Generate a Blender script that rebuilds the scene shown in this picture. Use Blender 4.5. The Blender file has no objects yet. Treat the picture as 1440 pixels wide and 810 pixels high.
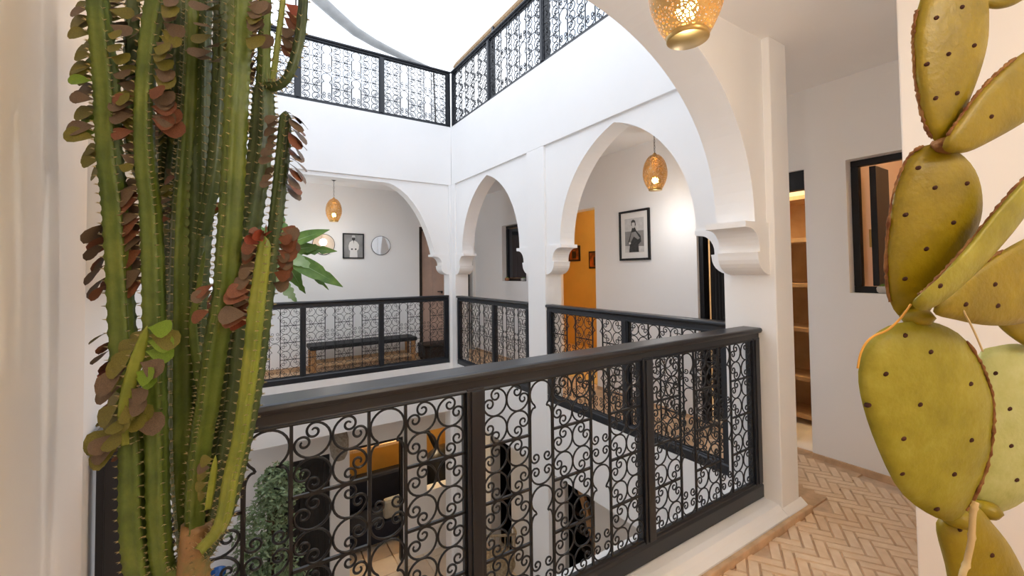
import bpy, math, random
from mathutils import Vector, Matrix, Quaternion
random.seed(7)
PI = math.pi
D = bpy.data
SC = bpy.context.scene
COL = SC.collection

# ------------------------------------------------------------------ camera
FL, CY, YAW, PITCH, ROLL, ZC = 593.108, 364.746, 1.003104, 0.0282682, -0.0121782, 1.33
_f = Vector((math.cos(YAW)*math.cos(PITCH), math.sin(YAW)*math.cos(PITCH), math.sin(PITCH)))
_r = Vector((math.sin(YAW), -math.cos(YAW), 0)); _u = _r.cross(_f)
CR = _r*math.cos(ROLL) + _u*math.sin(ROLL); CU = -_r*math.sin(ROLL) + _u*math.cos(ROLL); CF = _f
cam_d = D.cameras.new('camera'); cam = D.objects.new('camera', cam_d); COL.objects.link(cam)
cam.matrix_world = Matrix(((CR.x, CU.x, -CF.x, 0), (CR.y, CU.y, -CF.y, 0), (CR.z, CU.z, -CF.z, ZC), (0, 0, 0, 1)))
cam_d.sensor_width = 36; cam_d.lens = FL/1440*36; cam_d.shift_y = -(405-CY)/1440
cam_d.clip_start = 0.02; cam_d.clip_end = 200
SC.camera = cam

def pix(x, y, d):
    return Vector((0, 0, ZC)) + (CR*((x-720)/FL) + CU*(-(y-CY)/FL) + CF)*d

# ------------------------------------------------------------------ sky and exposure
SKY = 1.6
W = D.worlds.new('sky'); SC.world = W; W.use_nodes = True
nt = W.node_tree; nt.nodes.clear()
o_ = nt.nodes.new('ShaderNodeOutputWorld'); bg = nt.nodes.new('ShaderNodeBackground')
tc = nt.nodes.new('ShaderNodeTexCoord'); nz = nt.nodes.new('ShaderNodeTexNoise'); rp = nt.nodes.new('ShaderNodeValToRGB')
nz.inputs['Scale'].default_value = 2.2; nz.inputs['Detail'].default_value = 6
rp.color_ramp.elements[0].position = .38; rp.color_ramp.elements[0].color = (.70, .80, .97, 1)
rp.color_ramp.elements[1].position = .62; rp.color_ramp.elements[1].color = (.93, .96, 1, 1)
nt.links.new(tc.outputs['Generated'], nz.inputs['Vector']); nt.links.new(nz.outputs['Fac'], rp.inputs['Fac'])
nt.links.new(rp.outputs['Color'], bg.inputs['Color']); nt.links.new(bg.outputs[0], o_.inputs[0])
bg.inputs['Strength'].default_value = SKY
SC.view_settings.view_transform = 'Standard'; SC.view_settings.look = 'None'
SC.view_settings.exposure = 0.37; SC.view_settings.gamma = 1; SC.view_settings.use_curve_mapping = False
SC.cycles.max_bounces = 14; SC.cycles.diffuse_bounces = 9; SC.cycles.transparent_max_bounces = 12
SC.cycles.sample_clamp_indirect = 6; SC.cycles.use_denoising = True

# ------------------------------------------------------------------ materials
MATS = {}
def mat(name, col, rough=.7, metal=0, var=0, scale=8, bump=0, bscale=40, col2=None, spec=.4, trans=0, emit=None, estr=0, stretch=None, sub=0):
    if name in MATS: return MATS[name]
    m = D.materials.new(name); m.use_nodes = True; n = m.node_tree; b = n.nodes['Principled BSDF']
    b.inputs['Base Color'].default_value = (*col, 1); b.inputs['Roughness'].default_value = rough
    b.inputs['Metallic'].default_value = metal; b.inputs['Specular IOR Level'].default_value = spec
    if sub: b.inputs['Subsurface Weight'].default_value = sub; b.inputs['Subsurface Radius'].default_value = (.01, .02, .005)
    if trans: b.inputs['Transmission Weight'].default_value = trans
    if emit: b.inputs['Emission Color'].default_value = (*emit, 1); b.inputs['Emission Strength'].default_value = estr
    t = n.nodes.new('ShaderNodeTexCoord'); vec = t.outputs['Object']
    if stretch:
        mp = n.nodes.new('ShaderNodeMapping'); mp.inputs['Scale'].default_value = stretch
        n.links.new(vec, mp.inputs['Vector']); vec = mp.outputs['Vector']
    if col2 or var:
        if not col2: col2 = tuple(max(0, c*(1-var)) for c in col)
        q = n.nodes.new('ShaderNodeTexNoise'); q.inputs['Scale'].default_value = scale; q.inputs['Detail'].default_value = 5
        r = n.nodes.new('ShaderNodeValToRGB'); r.color_ramp.elements[0].position = .35; r.color_ramp.elements[1].position = .65
        r.color_ramp.elements[0].color = (*col2, 1); r.color_ramp.elements[1].color = (*col, 1)
        n.links.new(vec, q.inputs['Vector']); n.links.new(q.outputs['Fac'], r.inputs['Fac']); n.links.new(r.outputs['Color'], b.inputs['Base Color'])
    if bump:
        q = n.nodes.new('ShaderNodeTexNoise'); q.inputs['Scale'].default_value = bscale; q.inputs['Detail'].default_value = 4
        bp = n.nodes.new('ShaderNodeBump'); bp.inputs['Strength'].default_value = bump; bp.inputs['Distance'].default_value = .01
        n.links.new(vec, q.inputs['Vector']); n.links.new(q.outputs['Fac'], bp.inputs['Height']); n.links.new(bp.outputs[0], b.inputs['Normal'])
    MATS[name] = m; return m

PLASTER = mat('plaster', (.915, .91, .905), .85, var=.03, scale=1.3, bump=.12, bscale=9, spec=.2)
PLASTER_W = mat('warm_plaster', (.90, .85, .80), .85, var=.04, scale=1.5, bump=.12, bscale=9, spec=.2)
IRON = mat('black_iron', (.009, .010, .013), .38, bump=.05, bscale=60, spec=.5)
IRON_G = mat('charcoal_paint', (.010, .0125, .019), .34, var=.2, scale=6, spec=.6)
TILE = [mat('clay_tile_a', (.84, .64, .44), .6, col2=(.76, .55, .35), scale=14, bump=.2, bscale=30),
        mat('clay_tile_b', (.88, .69, .49), .6, col2=(.80, .60, .40), scale=16, bump=.2, bscale=30),
        mat('clay_tile_c', (.78, .57, .37), .6, col2=(.84, .64, .44), scale=15, bump=.2, bscale=30)]
GROUT = mat('grout', (.74, .55, .38), .9, var=.2, scale=20)
SKIRT = mat('clay_skirting', (.72, .49, .30), .7, var=.3, scale=12, bump=.2, bscale=25)
WOOD = mat('oak', (.50, .28, .12), .5, col2=(.36, .18, .07), scale=6, stretch=(1, 1, 8))
WOOD_P = mat('pale_wood', (.62, .44, .27), .55, col2=(.50, .33, .19), scale=6, stretch=(8, 1, 1))
WOOD_D = mat('dark_wood', (.03, .018, .012), .45, var=.4, scale=6, stretch=(1, 1, 6))
DOORP = mat('rose_wood_door', (.62, .45, .37), .5, var=.15, scale=5)
BAMBOO = mat('bamboo', (.42, .27, .13), .7, col2=(.25, .15, .07), scale=10, stretch=(1, 6, 1))
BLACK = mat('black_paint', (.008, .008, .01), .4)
CURTAIN = mat('charcoal_curtain', (.025, .022, .022), .9)
GLASS_D = mat('dark_glass', (.02, .025, .035), .05, spec=.8)
MIRROR = mat('mirror', (.75, .76, .78), .03, metal=1)
PAPER = mat('mount_paper', (.78, .77, .75), .8)
PHOTO_G = mat('photo_grey', (.32, .32, .32), .7, var=.3, scale=8)
PHOTO_L = mat('photo_light', (.62, .62, .62), .7, var=.15, scale=30)
PHOTO_D = mat('photo_dark', (.06, .06, .06), .7, var=.4, scale=40)
OCHRE = mat('ochre_wall', (.70, .49, .16), .8, var=.1, scale=3)
ORANGEP = mat('orange_print', (.55, .13, .02), .6, col2=(.10, .04, .02), scale=6)
LEATHER = mat('black_weave', (.012, .012, .014), .6, bump=.4, bscale=80)
GREEN = mat('banana_leaf', (.15, .26, .045), .4, col2=(.07, .15, .022), scale=7)
GREEN_L = mat('pale_banana_leaf', (.36, .47, .25), .45, col2=(.22, .36, .14), scale=7)
FICUS = mat('ficus_leaf', (.15, .23, .10), .4, col2=(.30, .38, .22), scale=5)
BARK = mat('bark', (.16, .10, .06), .9, var=.5, scale=25, bump=.5, bscale=30)
BLUE = mat('blue_glaze', (.03, .16, .50), .2, var=.2, scale=5)
RATTAN = mat('rattan', (.50, .40, .26), .7, col2=(.30, .22, .13), scale=30, bump=.4, bscale=60)
RATTAN_G = mat('rattan_shade', (.40, .36, .30), .8, col2=(.24, .20, .16), scale=40, bump=.4, bscale=60)
CUSH = mat('grey_cushion', (.42, .43, .42), .9, var=.15, scale=10)
NAVY = mat('navy_cloth', (.012, .016, .035), .8, var=.3, scale=6)
WICKER = mat('wicker', (.45, .27, .08), .7, col2=(.20, .11, .03), scale=40, bump=.5, bscale=70)
CONC = mat('concrete_pot', (.55, .54, .51), .85, var=.15, scale=30)
CLAYPOT = mat('terracotta', (.48, .22, .12), .7, var=.2, scale=10)
SOIL = mat('soil', (.05, .035, .025), .95, bump=.6, bscale=60)
SUCC = mat('succulent', (.20, .32, .05), .5, var=.3, scale=40)
CHROME = mat('dark_metal', (.12, .11, .10), .35, metal=1)
BRASS = mat('brass', (.55, .36, .13), .3, metal=1)
TWINE = mat('orange_twine', (.75, .38, .07), .7)
CANE = mat('cane', (.66, .50, .26), .6, var=.2, scale=20)
CANVAS = mat('grey_canvas', (.40, .40, .39), .9, var=.2, scale=8)
SHUTTER = mat('grey_shutter', (.55, .55, .54), .6)
STONE = mat('stone_grey', (.30, .29, .27), .8, var=.3, scale=8)

def cactus_mat(name, c1, c2, c3, wood=0):
    m = D.materials.new(name); m.use_nodes = True; n = m.node_tree; b = n.nodes['Principled BSDF']
    b.inputs['Roughness'].default_value = .42; b.inputs['Specular IOR Level'].default_value = .45
    t = n.nodes.new('ShaderNodeTexCoord'); q = n.nodes.new('ShaderNodeTexNoise'); q.inputs['Scale'].default_value = 16; q.inputs['Detail'].default_value = 8; q.inputs['Roughness'].default_value = .65
    r = n.nodes.new('ShaderNodeValToRGB'); e = r.color_ramp.elements
    e[0].position = .3; e[0].color = (*c1, 1); e[1].position = .72; e[1].color = (*c3, 1); k = e.new(.5); k.color = (*c2, 1)
    n.links.new(t.outputs['Object'], q.inputs['Vector']); n.links.new(q.outputs['Fac'], r.inputs['Fac']); n.links.new(r.outputs['Color'], b.inputs['Base Color'])
    bq = n.nodes.new('ShaderNodeTexNoise'); bq.inputs['Scale'].default_value = 120; bq.inputs['Detail'].default_value = 3
    bb = n.nodes.new('ShaderNodeBump'); bb.inputs['Strength'].default_value = .25; bb.inputs['Distance'].default_value = .004
    n.links.new(t.outputs['Object'], bq.inputs['Vector']); n.links.new(bq.outputs['Fac'], bb.inputs['Height']); n.links.new(bb.outputs[0], b.inputs['Normal'])
    MATS[name] = m; return m
CG1 = cactus_mat('euphorbia_green', (.060, .095, .014), (.105, .150, .022), (.17, .21, .035))
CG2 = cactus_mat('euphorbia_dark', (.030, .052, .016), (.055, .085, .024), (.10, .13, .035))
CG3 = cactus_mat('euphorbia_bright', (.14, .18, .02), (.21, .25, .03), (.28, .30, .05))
CGW = cactus_mat('euphorbia_woody', (.10, .14, .04), (.26, .15, .06), (.40, .22, .09))
LEAF_M = [mat('leaf_olive', (.19, .17, .03), .5, var=.35, scale=30, sub=.1), mat('leaf_brown', (.17, .115, .075), .5, var=.35, scale=30),
          mat('leaf_rust', (.23, .085, .045), .5, var=.4, scale=30), mat('leaf_red', (.34, .075, .04), .5, var=.4, scale=30), mat('leaf_green', (.18, .30, .025), .5, var=.3, scale=30)]
SPINE = mat('spine', (.62, .52, .30), .7, var=.3, scale=50)
PEAR = cactus_mat('pear_olive', (.20, .145, .001), (.27, .195, .002), (.33, .245, .005))
PEAR2 = cactus_mat('pear_green', (.23, .20, .008), (.30, .265, .016), (.38, .345, .045))
PEAR3 = cactus_mat('pear_pale', (.34, .36, .10), (.44, .46, .17), (.52, .54, .25))
SCAB = mat('scab_brown', (.16, .05, .015), .85, col2=(.30, .15, .05), scale=60, bump=.5, bscale=90)
AREOLE = mat('areole', (.06, .02, .012), .9)

def lantern_mat():
    m = D.materials.new('pierced_brass'); m.use_nodes = True; n = m.node_tree; b = n.nodes['Principled BSDF']
    b.inputs['Base Color'].default_value = (.55, .34, .12, 1); b.inputs['Metallic'].default_value = .6; b.inputs['Roughness'].default_value = .35
    t = n.nodes.new('ShaderNodeTexCoord'); v = n.nodes.new('ShaderNodeTexVoronoi'); v.feature = 'DISTANCE_TO_EDGE'; v.inputs['Scale'].default_value = 105
    g = n.nodes.new('ShaderNodeMath'); g.operation = 'GREATER_THAN'; g.inputs[1].default_value = .19
    tr = n.nodes.new('ShaderNodeBsdfTransparent'); mx = n.nodes.new('ShaderNodeMixShader'); out = n.nodes['Material Output']
    n.links.new(t.outputs['Object'], v.inputs['Vector']); n.links.new(v.outputs['Distance'], g.inputs[0])
    n.links.new(g.outputs[0], mx.inputs[0]); n.links.new(b.outputs[0], mx.inputs[1]); n.links.new(tr.outputs[0], mx.inputs[2]); n.links.new(mx.outputs[0], out.inputs[0])
    return m
PIERCED = lantern_mat()
BULB = mat('bulb', (1, .9, .7), .5, emit=(1, .66, .22), estr=30)
BOTTOM = mat('lit_lantern_base', (.8, .5, .1), .6, emit=(1, .62, .015), estr=.95)

# ------------------------------------------------------------------ mesh helpers
class MB:
    def __init__(s): s.v = []; s.f = []
    def add(s, vs, fs):
        k = len(s.v); s.v += [tuple(p) for p in vs]; s.f += [tuple(i+k for i in f) for f in fs]; return s
    def box(s, a, b):
        x0, y0, z0 = [min(a[i], b[i]) for i in range(3)]; x1, y1, z1 = [max(a[i], b[i]) for i in range(3)]
        return s.add([(x0,y0,z0),(x1,y0,z0),(x1,y1,z0),(x0,y1,z0),(x0,y0,z1),(x1,y0,z1),(x1,y1,z1),(x0,y1,z1)],
                     [(0,3,2,1),(4,5,6,7),(0,1,5,4),(1,2,6,5),(2,3,7,6),(3,0,4,7)])
    def prism(s, poly, axis, a, b):
        n = len(poly)
        def P(p, t):
            return {'x': (t, p[0], p[1]), 'y': (p[0], t, p[1]), 'z': (p[0], p[1], t)}[axis]
        vs = [P(p, a) for p in poly] + [P(p, b) for p in poly]
        return s.add(vs, [tuple(range(n)), tuple(range(2*n-1, n-1, -1))] + [(i, i+n, (i+1) % n+n, (i+1) % n) for i in range(n)])
    def tube(s, pts, r, n=5, cap=True, flat=None):
        pts = [Vector(p) for p in pts]; m = len(pts); rs = r if isinstance(r, (list, tuple)) else [r]*m
        ref = None; vs = []; fs = []
        for i, p in enumerate(pts):
            t = (pts[min(i+1, m-1)] - pts[max(i-1, 0)])
            if t.length < 1e-9: t = Vector((0, 0, 1))
            t.normalize()
            if ref is None: ref = t.orthogonal().normalized() if flat is None else Vector(flat)
            u = (ref - t*ref.dot(t))
            u = u.normalized() if u.length > 1e-6 else t.orthogonal().normalized()
            ref = u if flat is None else ref
            w = t.cross(u)
            for k in range(n):
                a = 2*PI*(k+.5)/n
                vs.append(p + (u*math.cos(a) + w*math.sin(a))*rs[i])
        for i in range(m-1):
            for k in range(n): fs.append((i*n+k, i*n+(k+1) % n, (i+1)*n+(k+1) % n, (i+1)*n+k))
        if cap: fs += [tuple(range(n-1, -1, -1)), tuple((m-1)*n+k for k in range(n))]
        return s.add(vs, fs)
    def lathe(s, prof, n=24, c=(0, 0, 0), a0=0):
        vs = []; fs = []; m = len(prof)
        for r, z in prof:
            for k in range(n):
                a = 2*PI*k/n+a0; vs.append((c[0]+r*math.cos(a), c[1]+r*math.sin(a), c[2]+z))
        for i in range(m-1):
            for k in range(n): fs.append((i*n+k, i*n+(k+1) % n, (i+1)*n+(k+1) % n, (i+1)*n+k))
        fs += [tuple(range(n-1, -1, -1)), tuple((m-1)*n+k for k in range(n))]
        return s.add(vs, fs)
    def mesh(s, name, m, smooth=False):
        me = D.meshes.new(name); me.from_pydata(s.v, [], s.f); me.materials.append(m)
        if smooth:
            me.polygons.foreach_set('use_smooth', [True]*len(me.polygons))
        me.update(); return me
    def build(s, name, m, parent=None, smooth=False, bevel=0):
        return link(name, s.mesh(name, m, smooth), parent, bevel)

def link(name, me, parent=None, bevel=0, loc=None, rot=None):
    o = D.objects.new(name, me); COL.objects.link(o)
    if parent is not None: o.parent = parent
    if loc is not None: o.location = loc
    if rot is not None: o.rotation_euler = rot
    if bevel:
        b = o.modifiers.new('bevel', 'BEVEL'); b.width = bevel; b.segments = 2; b.limit_method = 'ANGLE'
    return o
def tag(o, label, cat, group=None):
    o['label'] = label; o['category'] = cat
    if group: o['group'] = group
    return o
def struct(o): o['kind'] = 'structure'; return o
def thing(name, label, cat, loc=(0, 0, 0), rz=0, group=None):
    o = D.objects.new(name, None); COL.objects.link(o); o.location = loc; o.rotation_euler = (0, 0, rz); o.empty_display_size = .1
    return tag(o, label, cat, group)
def box(name, a, b, m, parent=None, bevel=0): return MB().box(a, b).build(name, m, parent, bevel=bevel)
def sbox(name, a, b, m, bevel=0): return struct(box(name, a, b, m, bevel=bevel))

# ------------------------------------------------------------------ dimensions (metres, camera over the origin)
XL, XR, XR2, XE = -.30, 2.47, 2.67, 3.38      # court left, right arcade faces, gallery outer wall
YN, YNI, YF, YF2, YB = 1.41, 1.192, 5.44, 5.63, 6.48
ZCEIL, ZROOF, ZG, ZLEDGE = 2.60, 3.378, -3.10, .075
XW, YW = 2.135, .55                           # right wall beside the camera

# ---- floors
sbox('floor', (XL-.3, -1.9, -.35), (XE+.1, 1.12, -.012), GROUT)
sbox('floor_gallery_right', (XR2-.01, 1.12, -.35), (XE+.1, YF2, -.001), SKIRT)
sbox('floor_gallery_far', (XL-.4, YF2-.01, -.35), (XE+.1, YB+.1, -.001), SKIRT)
fl = D.objects['floor']
# herringbone clay tiles on the near gallery floor
def tile_mesh(m, k):
    b = MB(); L, w, h = .15, .05, .012; e = .003
    b.add([(e,e,0),(L-e,e,0),(L-e,w-e,0),(e,w-e,0),(2*e,2*e,h),(L-2*e,2*e,h),(L-2*e,w-2*e,h),(2*e,w-2*e,h)],
          [(4,5,6,7),(0,1,5,4),(1,2,6,5),(2,3,7,6),(3,0,4,7)])
    return b.mesh('tile', m)
tmesh = [tile_mesh(TILE[k], k) for k in range(3)]
tiles = []
w_ = .05; L_ = .15
a45 = math.radians(32)
ca, sa = math.cos(a45), math.sin(a45)
for i in range(-60, 60):
    for j in range(-40, 40):
        # herringbone lattice (ratio 3:1)
        for kind in (0, 1):
            u = i*w_ + j*L_*2/2*0
            if kind == 0: u0, v0, rot = i*w_ + j*6*w_, i*w_, 0
            else: u0, v0, rot = i*w_ + j*6*w_, i*w_, PI/2
            x = u0*ca - v0*sa + 2.2; y = u0*sa + v0*ca + .6
            if not (1.2 < x < XE-.05 and .15 < y < 1.95): continue
            tiles.append((x, y, rot+a45))
def in_floor(x, y):
    cx, cy = x, y
    if y < 1.10 and x < XE-.02: return (x < XW-.16 or y > YW+.01)
    return x > XR2+.16 and x < XE-.02
tiles = [t for t in tiles if in_floor(t[0]+.0, t[1]+.06)]
vis = []
for t in tiles:
    p = Vector((t[0], t[1], 0)) - Vector((0, 0, ZC)); dz = p.dot(CF)
    X = 720+FL*p.dot(CR)/dz; Y = CY-FL*p.dot(CU)/dz
    vis.append((0 if (900 < X < 1330 and 600 < Y < 880) else 1, dz, t))
vis.sort(key=lambda q: (q[0], q[1]))
rest = MB()
for n_, (a, d, t) in enumerate(vis):
    if n_ < 300:
        link('tile', tmesh[random.choice((0, 1, 1, 2))], fl, loc=(t[0], t[1], -.012+random.uniform(-.001, .001)), rot=(0, 0, t[2]))
    else:
        M4 = Matrix.Translation((t[0], t[1], -.012)) @ Matrix.Rotation(t[2], 4, 'Z')
        rest.add([M4 @ Vector(q) for q in [(.003,.003,0),(.147,.003,0),(.147,.047,0),(.003,.047,0),(.006,.006,.012),(.144,.006,.012),(.144,.044,.012),(.006,.044,.012)]],
                 [(4,5,6,7),(0,1,5,4),(1,2,6,5),(2,3,7,6),(3,0,4,7)])
if rest.v:
    o = rest.build('more_tiles', TILE[1], fl); o['kind'] = 'stuff'

# ---- ceilings and the roof slab around the court
sbox('ceiling', (XL-.3, -1.9, ZCEIL), (XE+.1, YNI+.05, ZROOF), PLASTER)
sbox('ceiling_gallery_right', (XR2-.02, YNI+.05, ZCEIL), (XE+.1, YF2-.02, ZROOF), PLASTER)
sbox('ceiling_gallery_far', (XL-.4, YF2-.02, ZCEIL), (XE+.1, YB+.1, ZROOF), PLASTER)

# ---- arcades
def superarch(c, hw, z0, z1, n=40, p=2.0, point=0.0):
    pts = []
    for i in range(n+1):
        t = math.sin(PI*(i/n-.5))
        if point:   # pointed: two arcs whose centres lie past the middle
            R = (hw*hw*(1+point)**2); xx = abs(t)*hw + hw*point
            h = math.sqrt(max(0, R - xx*xx)); h0 = math.sqrt(max(1e-9, R - (hw*point)**2))
            z = z0 + (z1-z0)*h/h0
        else:
            z = z0 + (z1-z0)*(max(0, 1-abs(t)**p))**(1/p)
        pts.append((c + t*hw, z))
    return pts
def arch_wall(name, axis, pts, lo, hi, ztop, f, b, m):
    """wall panel above an arch curve; along-axis coords; f/b = the two faces"""
    prof = [(lo, pts[0][1])] + pts + [(hi, pts[-1][1])]
    mb = MB(); n = len(prof)
    def P(s, d, z): return (s, d, z) if axis == 'x' else (d, s, z)
    vs = []
    for s_, z in prof: vs += [P(s_, f, z), P(s_, f, ztop), P(s_, b, z), P(s_, b, ztop)]
    fs = []
    for i in range(n-1):
        a, c = 4*i, 4*(i+1)
        fs += [(a, c, c+1, a+1), (a+2, a+3, c+3, c+2), (a, a+2, c+2, c), (a+1, c+1, c+3, a+3)]
    fs += [(0, 1, 3, 2), (4*n-4, 4*n-2, 4*n-1, 4*n-3)]
    return struct(mb.add(vs, fs).build(name, m))
def refine(pts):
    return pts
# corbel (impost) profile: offset from the jamb, height
CORB = [(0, 1.295)]
for i in range(1, 8): a = PI/2*i/7; CORB.append((.118*math.sin(a), 1.40-.105*math.cos(a)))
CORB += [(.122, 1.418), (.098, 1.420), (.098, 1.432)]
for i in range(1, 8): a = PI/2*i/7; CORB.append((.20-.102*math.cos(a), 1.432+.112*math.sin(a)))
CORB += [(.232, 1.546), (.232, 1.577), (0, 1.577)]
def corbel(axis, jamb, sgn, d0, d1, parent, m=PLASTER):
    poly = [(jamb+sgn*o, z) for o, z in CORB]
    mb = MB()
    mb.prism(poly, 'y' if axis == 'x' else 'x', d0, d1)
    return mb.build('impost', m, parent)

# right arcade: court face X=2.47, spandrels set back to 2.495
J = [1.443, 3.278, 3.574, 5.335]
sbox('wall_right_parapet', (XR, YN-.2, 2.555), (XR2, YF, ZROOF), PLASTER, .004)
a1 = arch_wall('wall_right_arch_near', 'y', superarch(2.372, .702, 1.577, 2.512, 48, point=.42), J[0], J[1], 2.556, XR+.024, XR2, PLASTER)
a2 = arch_wall('wall_right_arch_far', 'y', superarch(4.46, .70, 1.577, 2.505, 48, point=.42), J[2], J[3], 2.556, XR+.024, XR2, PLASTER)
for wl, j0, j1 in ((a1, J[0], J[1]), (a2, J[2], J[3])):
    corbel('y', j0, 1, XR+.015, XR2+.012, wl); corbel('y', j1, -1, XR+.015, XR2+.012, wl)
sbox('wall_right_pillar', (XR, J[1], ZG), (XR2, J[2], 2.556), PLASTER, .006)
sbox('wall_right_corner_far', (XR, J[3], ZG), (XR2, YF2, 2.556), PLASTER, .006)
sbox('wall_right_slab_edge', (XR+.004, YN-.2, -.59), (XR2, YF+.1, ZLEDGE), PLASTER, .004)
# far arcade
sbox('wall_far_parapet', (XL-.2, YF, 2.552), (XR, YF2, ZROOF), PLASTER, .004)
fp = [(-.08, 1.577), (-.055, 1.70)]
half = [(2.226, 1.577), (2.200, 1.68), (2.160, 1.81), (2.117, 1.923), (2.065, 2.04), (2.007, 2.145), (1.93, 2.255), (1.844, 2.352), (1.76, 2.42), (1.659, 2.478), (1.60, 2.497), (1.531, 2.503)]
mir = [(2.07-x_, z_) for x_, z_ in half]
af = arch_wall('wall_far_arch', 'x', mir + half[::-1], XL+.02, 2.43, 2.553, YF+.024, YF2, PLASTER)
corbel('x', 2.43, -1, YF+.015, YF2+.012, af); corbel('x', -.36, 1, YF+.015, YF2+.012, af)
sbox('wall_far_corner', (2.43, YF+.002, ZG), (XR+.01, YF2, 2.553), PLASTER)
sbox('wall_far_slab_edge', (XL-.2, YF+.004, -.59), (XR+.03, YF2, ZLEDGE), PLASTER, .004)
sbox('wall_far_corner_left', (XL-.3, YF, ZG), (XL-.02, YF2, 2.553), PLASTER)
# near arcade, through which the camera looks
npts = superarch(1.075, 1.222, 1.577, 2.585, 64, p=2.12)
an = arch_wall('wall_near_arch', 'x', npts, -.275, 2.415, 2.66, YN, YNI, PLASTER)
corbel('x', 2.415, -1, YN-.006, YNI-.012, an); corbel('x', -.275, 1, YN-.006, YNI-.012, an)
sbox('wall_near_parapet', (XL, YNI+.02, 2.64), (XR, YN, ZROOF), PLASTER)
sbox('wall_near_pier', (2.415, 1.152, -.3), (2.60, J[0], ZCEIL), PLASTER, .006)
sbox('wall_near_pier_left', (-.60, YNI, ZG), (-.275, J[0], ZCEIL+.05), PLASTER, .006)
curb = [(1.09, -.012), (1.105, -.012), (1.105, .004), (1.115, .045), (1.135, .062), (1.165, .070), (1.20, ZLEDGE), (YN, ZLEDGE), (YN, -.59), (1.09, -.59)]
struct(MB().prism([(1.118, -.02), (1.122, .034), (1.150, .052), (1.170, .070), (1.20, ZLEDGE), (YN, ZLEDGE), (YN, -.59), (1.118, -.59)], 'x', -.275, 2.60).build('wall_near_slab_edge', PLASTER))
struct(MB().box((-.275, 1.098, -.012), (2.632, 1.120, .030)).box((2.598, 1.118, -.012), (2.632, 1.17, .030)).build('trim_1', SKIRT, bevel=.004))
struct(MB().prism([(1.118, .028), (1.121, .034), (1.154, .060), (1.154, .028)], 'x', 2.41, 2.62).build('trim_2', PLASTER))
# left side of the court
sbox('wall_left_court', (XL-.3, J[0], ZG), (XL-.02, YF, ZROOF), PLASTER)

# ---- walls round the camera
sbox('wall_left', (-.60, -1.9, -.012), (-.262, 1.155, ZCEIL), PLASTER_W)
sbox('wall_right_room', (XW, -1.9, -.012), (XW+.25, YW, ZCEIL), PLASTER_W, .006)
sbox('wall_gallery_back', (XW+.24, YW-.2, -.012), (XE+.1, YW, ZCEIL), PLASTER_W)
# back wall behind the camera
sbox('wall_back_room', (-.3, -1.9, -.012), (XW+.05, -1.75, ZCEIL), PLASTER_W)

# ---- gallery outer wall on the right, X = XE, with its openings (y0,y1,z0,z1)
def wall_with_holes(name, axis, d0, d1, s0, s1, z0, z1, holes, m):
    mb = MB(); holes = sorted(holes)
    def B(a, b, c, e):
        if b-a < 1e-4 or e-c < 1e-4: return
        if axis == 'y': mb.box((d0, a, c), (d1, b, e))
        else: mb.box((a, d0, c), (b, d1, e))
    cur = s0
    for a, b, c, e in holes:
        B(cur, a, z0, z1); B(a, b, z0, c); B(a, b, e, z1); cur = b
    B(cur, s1, z0, z1)
    return struct(mb.build(name, m))
WT = .14
GAL = PLASTER
HX = [(.55, 1.155, 1.16, 2.043), (1.402, 2.262, -.01, 2.036), (3.535, 4.28, -.01, 2.05), (4.93, 5.585, 1.184, 2.032)]
wall_with_holes('wall_gallery_right', 'y', XE, XE+WT, YW-.1, YB+.2, -.01, ZCEIL, HX, GAL)
HF = [(2.375, 2.88, -.01, 2.06), (3.18, 3.33, -.01, 2.0)]
wall_with_holes('wall_gallery_far', 'x', YB, YB+WT, XL-.4, XE+.2, -.01, ZCEIL, HF, PLASTER)
struct(MB().box((XE-.012, YW, -.012), (XE, 1.402, .035)).box((XE-.012, 2.262, -.012), (XE, 3.535, .03)).box((XE-.012, 4.28, -.012), (XE, YB, .03)).build('baseboard_right', SKIRT, bevel=.003))
struct(MB().box((XL-.3, YB-.012, -.012), (2.375, YB, .06)).box((2.88, YB-.012, -.012), (3.18, YB, .06)).build('baseboard_far', SKIRT))

# rooms beyond the openings
def room(name, x0, x1, y0, y1, z0, z1, m, opens):
    """box of five thin walls; opens = side letter left out"""
    t = .05; mb = MB()
    if 'w' not in opens: mb.box((x0-t, y0, z0), (x0, y1, z1))
    if 'e' not in opens: mb.box((x1, y0, z0), (x1+t, y1, z1))
    if 's' not in opens: mb.box((x0, y0-t, z0), (x1, y0, z1))
    if 'n' not in opens: mb.box((x0, y1, z0), (x1, y1+t, z1))
    mb.box((x0, y0, z1), (x1, y1, z1+t)).box((x0, y0, z0-t), (x1, y1, z0))
    return struct(mb.build(name, m))
X2 = XE+WT
room('wall_room_ochre', X2, 5.1, 3.30, 6.3, -.01, 2.6, OCHRE, 'w')
room('wall_room_shelves', X2, 4.6, 1.30, 2.9, -.01, 2.6, PLASTER_W, 'w')
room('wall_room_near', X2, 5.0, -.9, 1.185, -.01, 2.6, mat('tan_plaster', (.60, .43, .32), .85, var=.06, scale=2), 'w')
room('wall_room_far', 2.1, 3.05, YB+WT, 7.6, -.01, 2.5, PLASTER_W, 's')
room('wall_room_closet', 3.12, 3.5, YB+WT, 7.0, -.01, 2.3, BLACK, 's')

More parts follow.
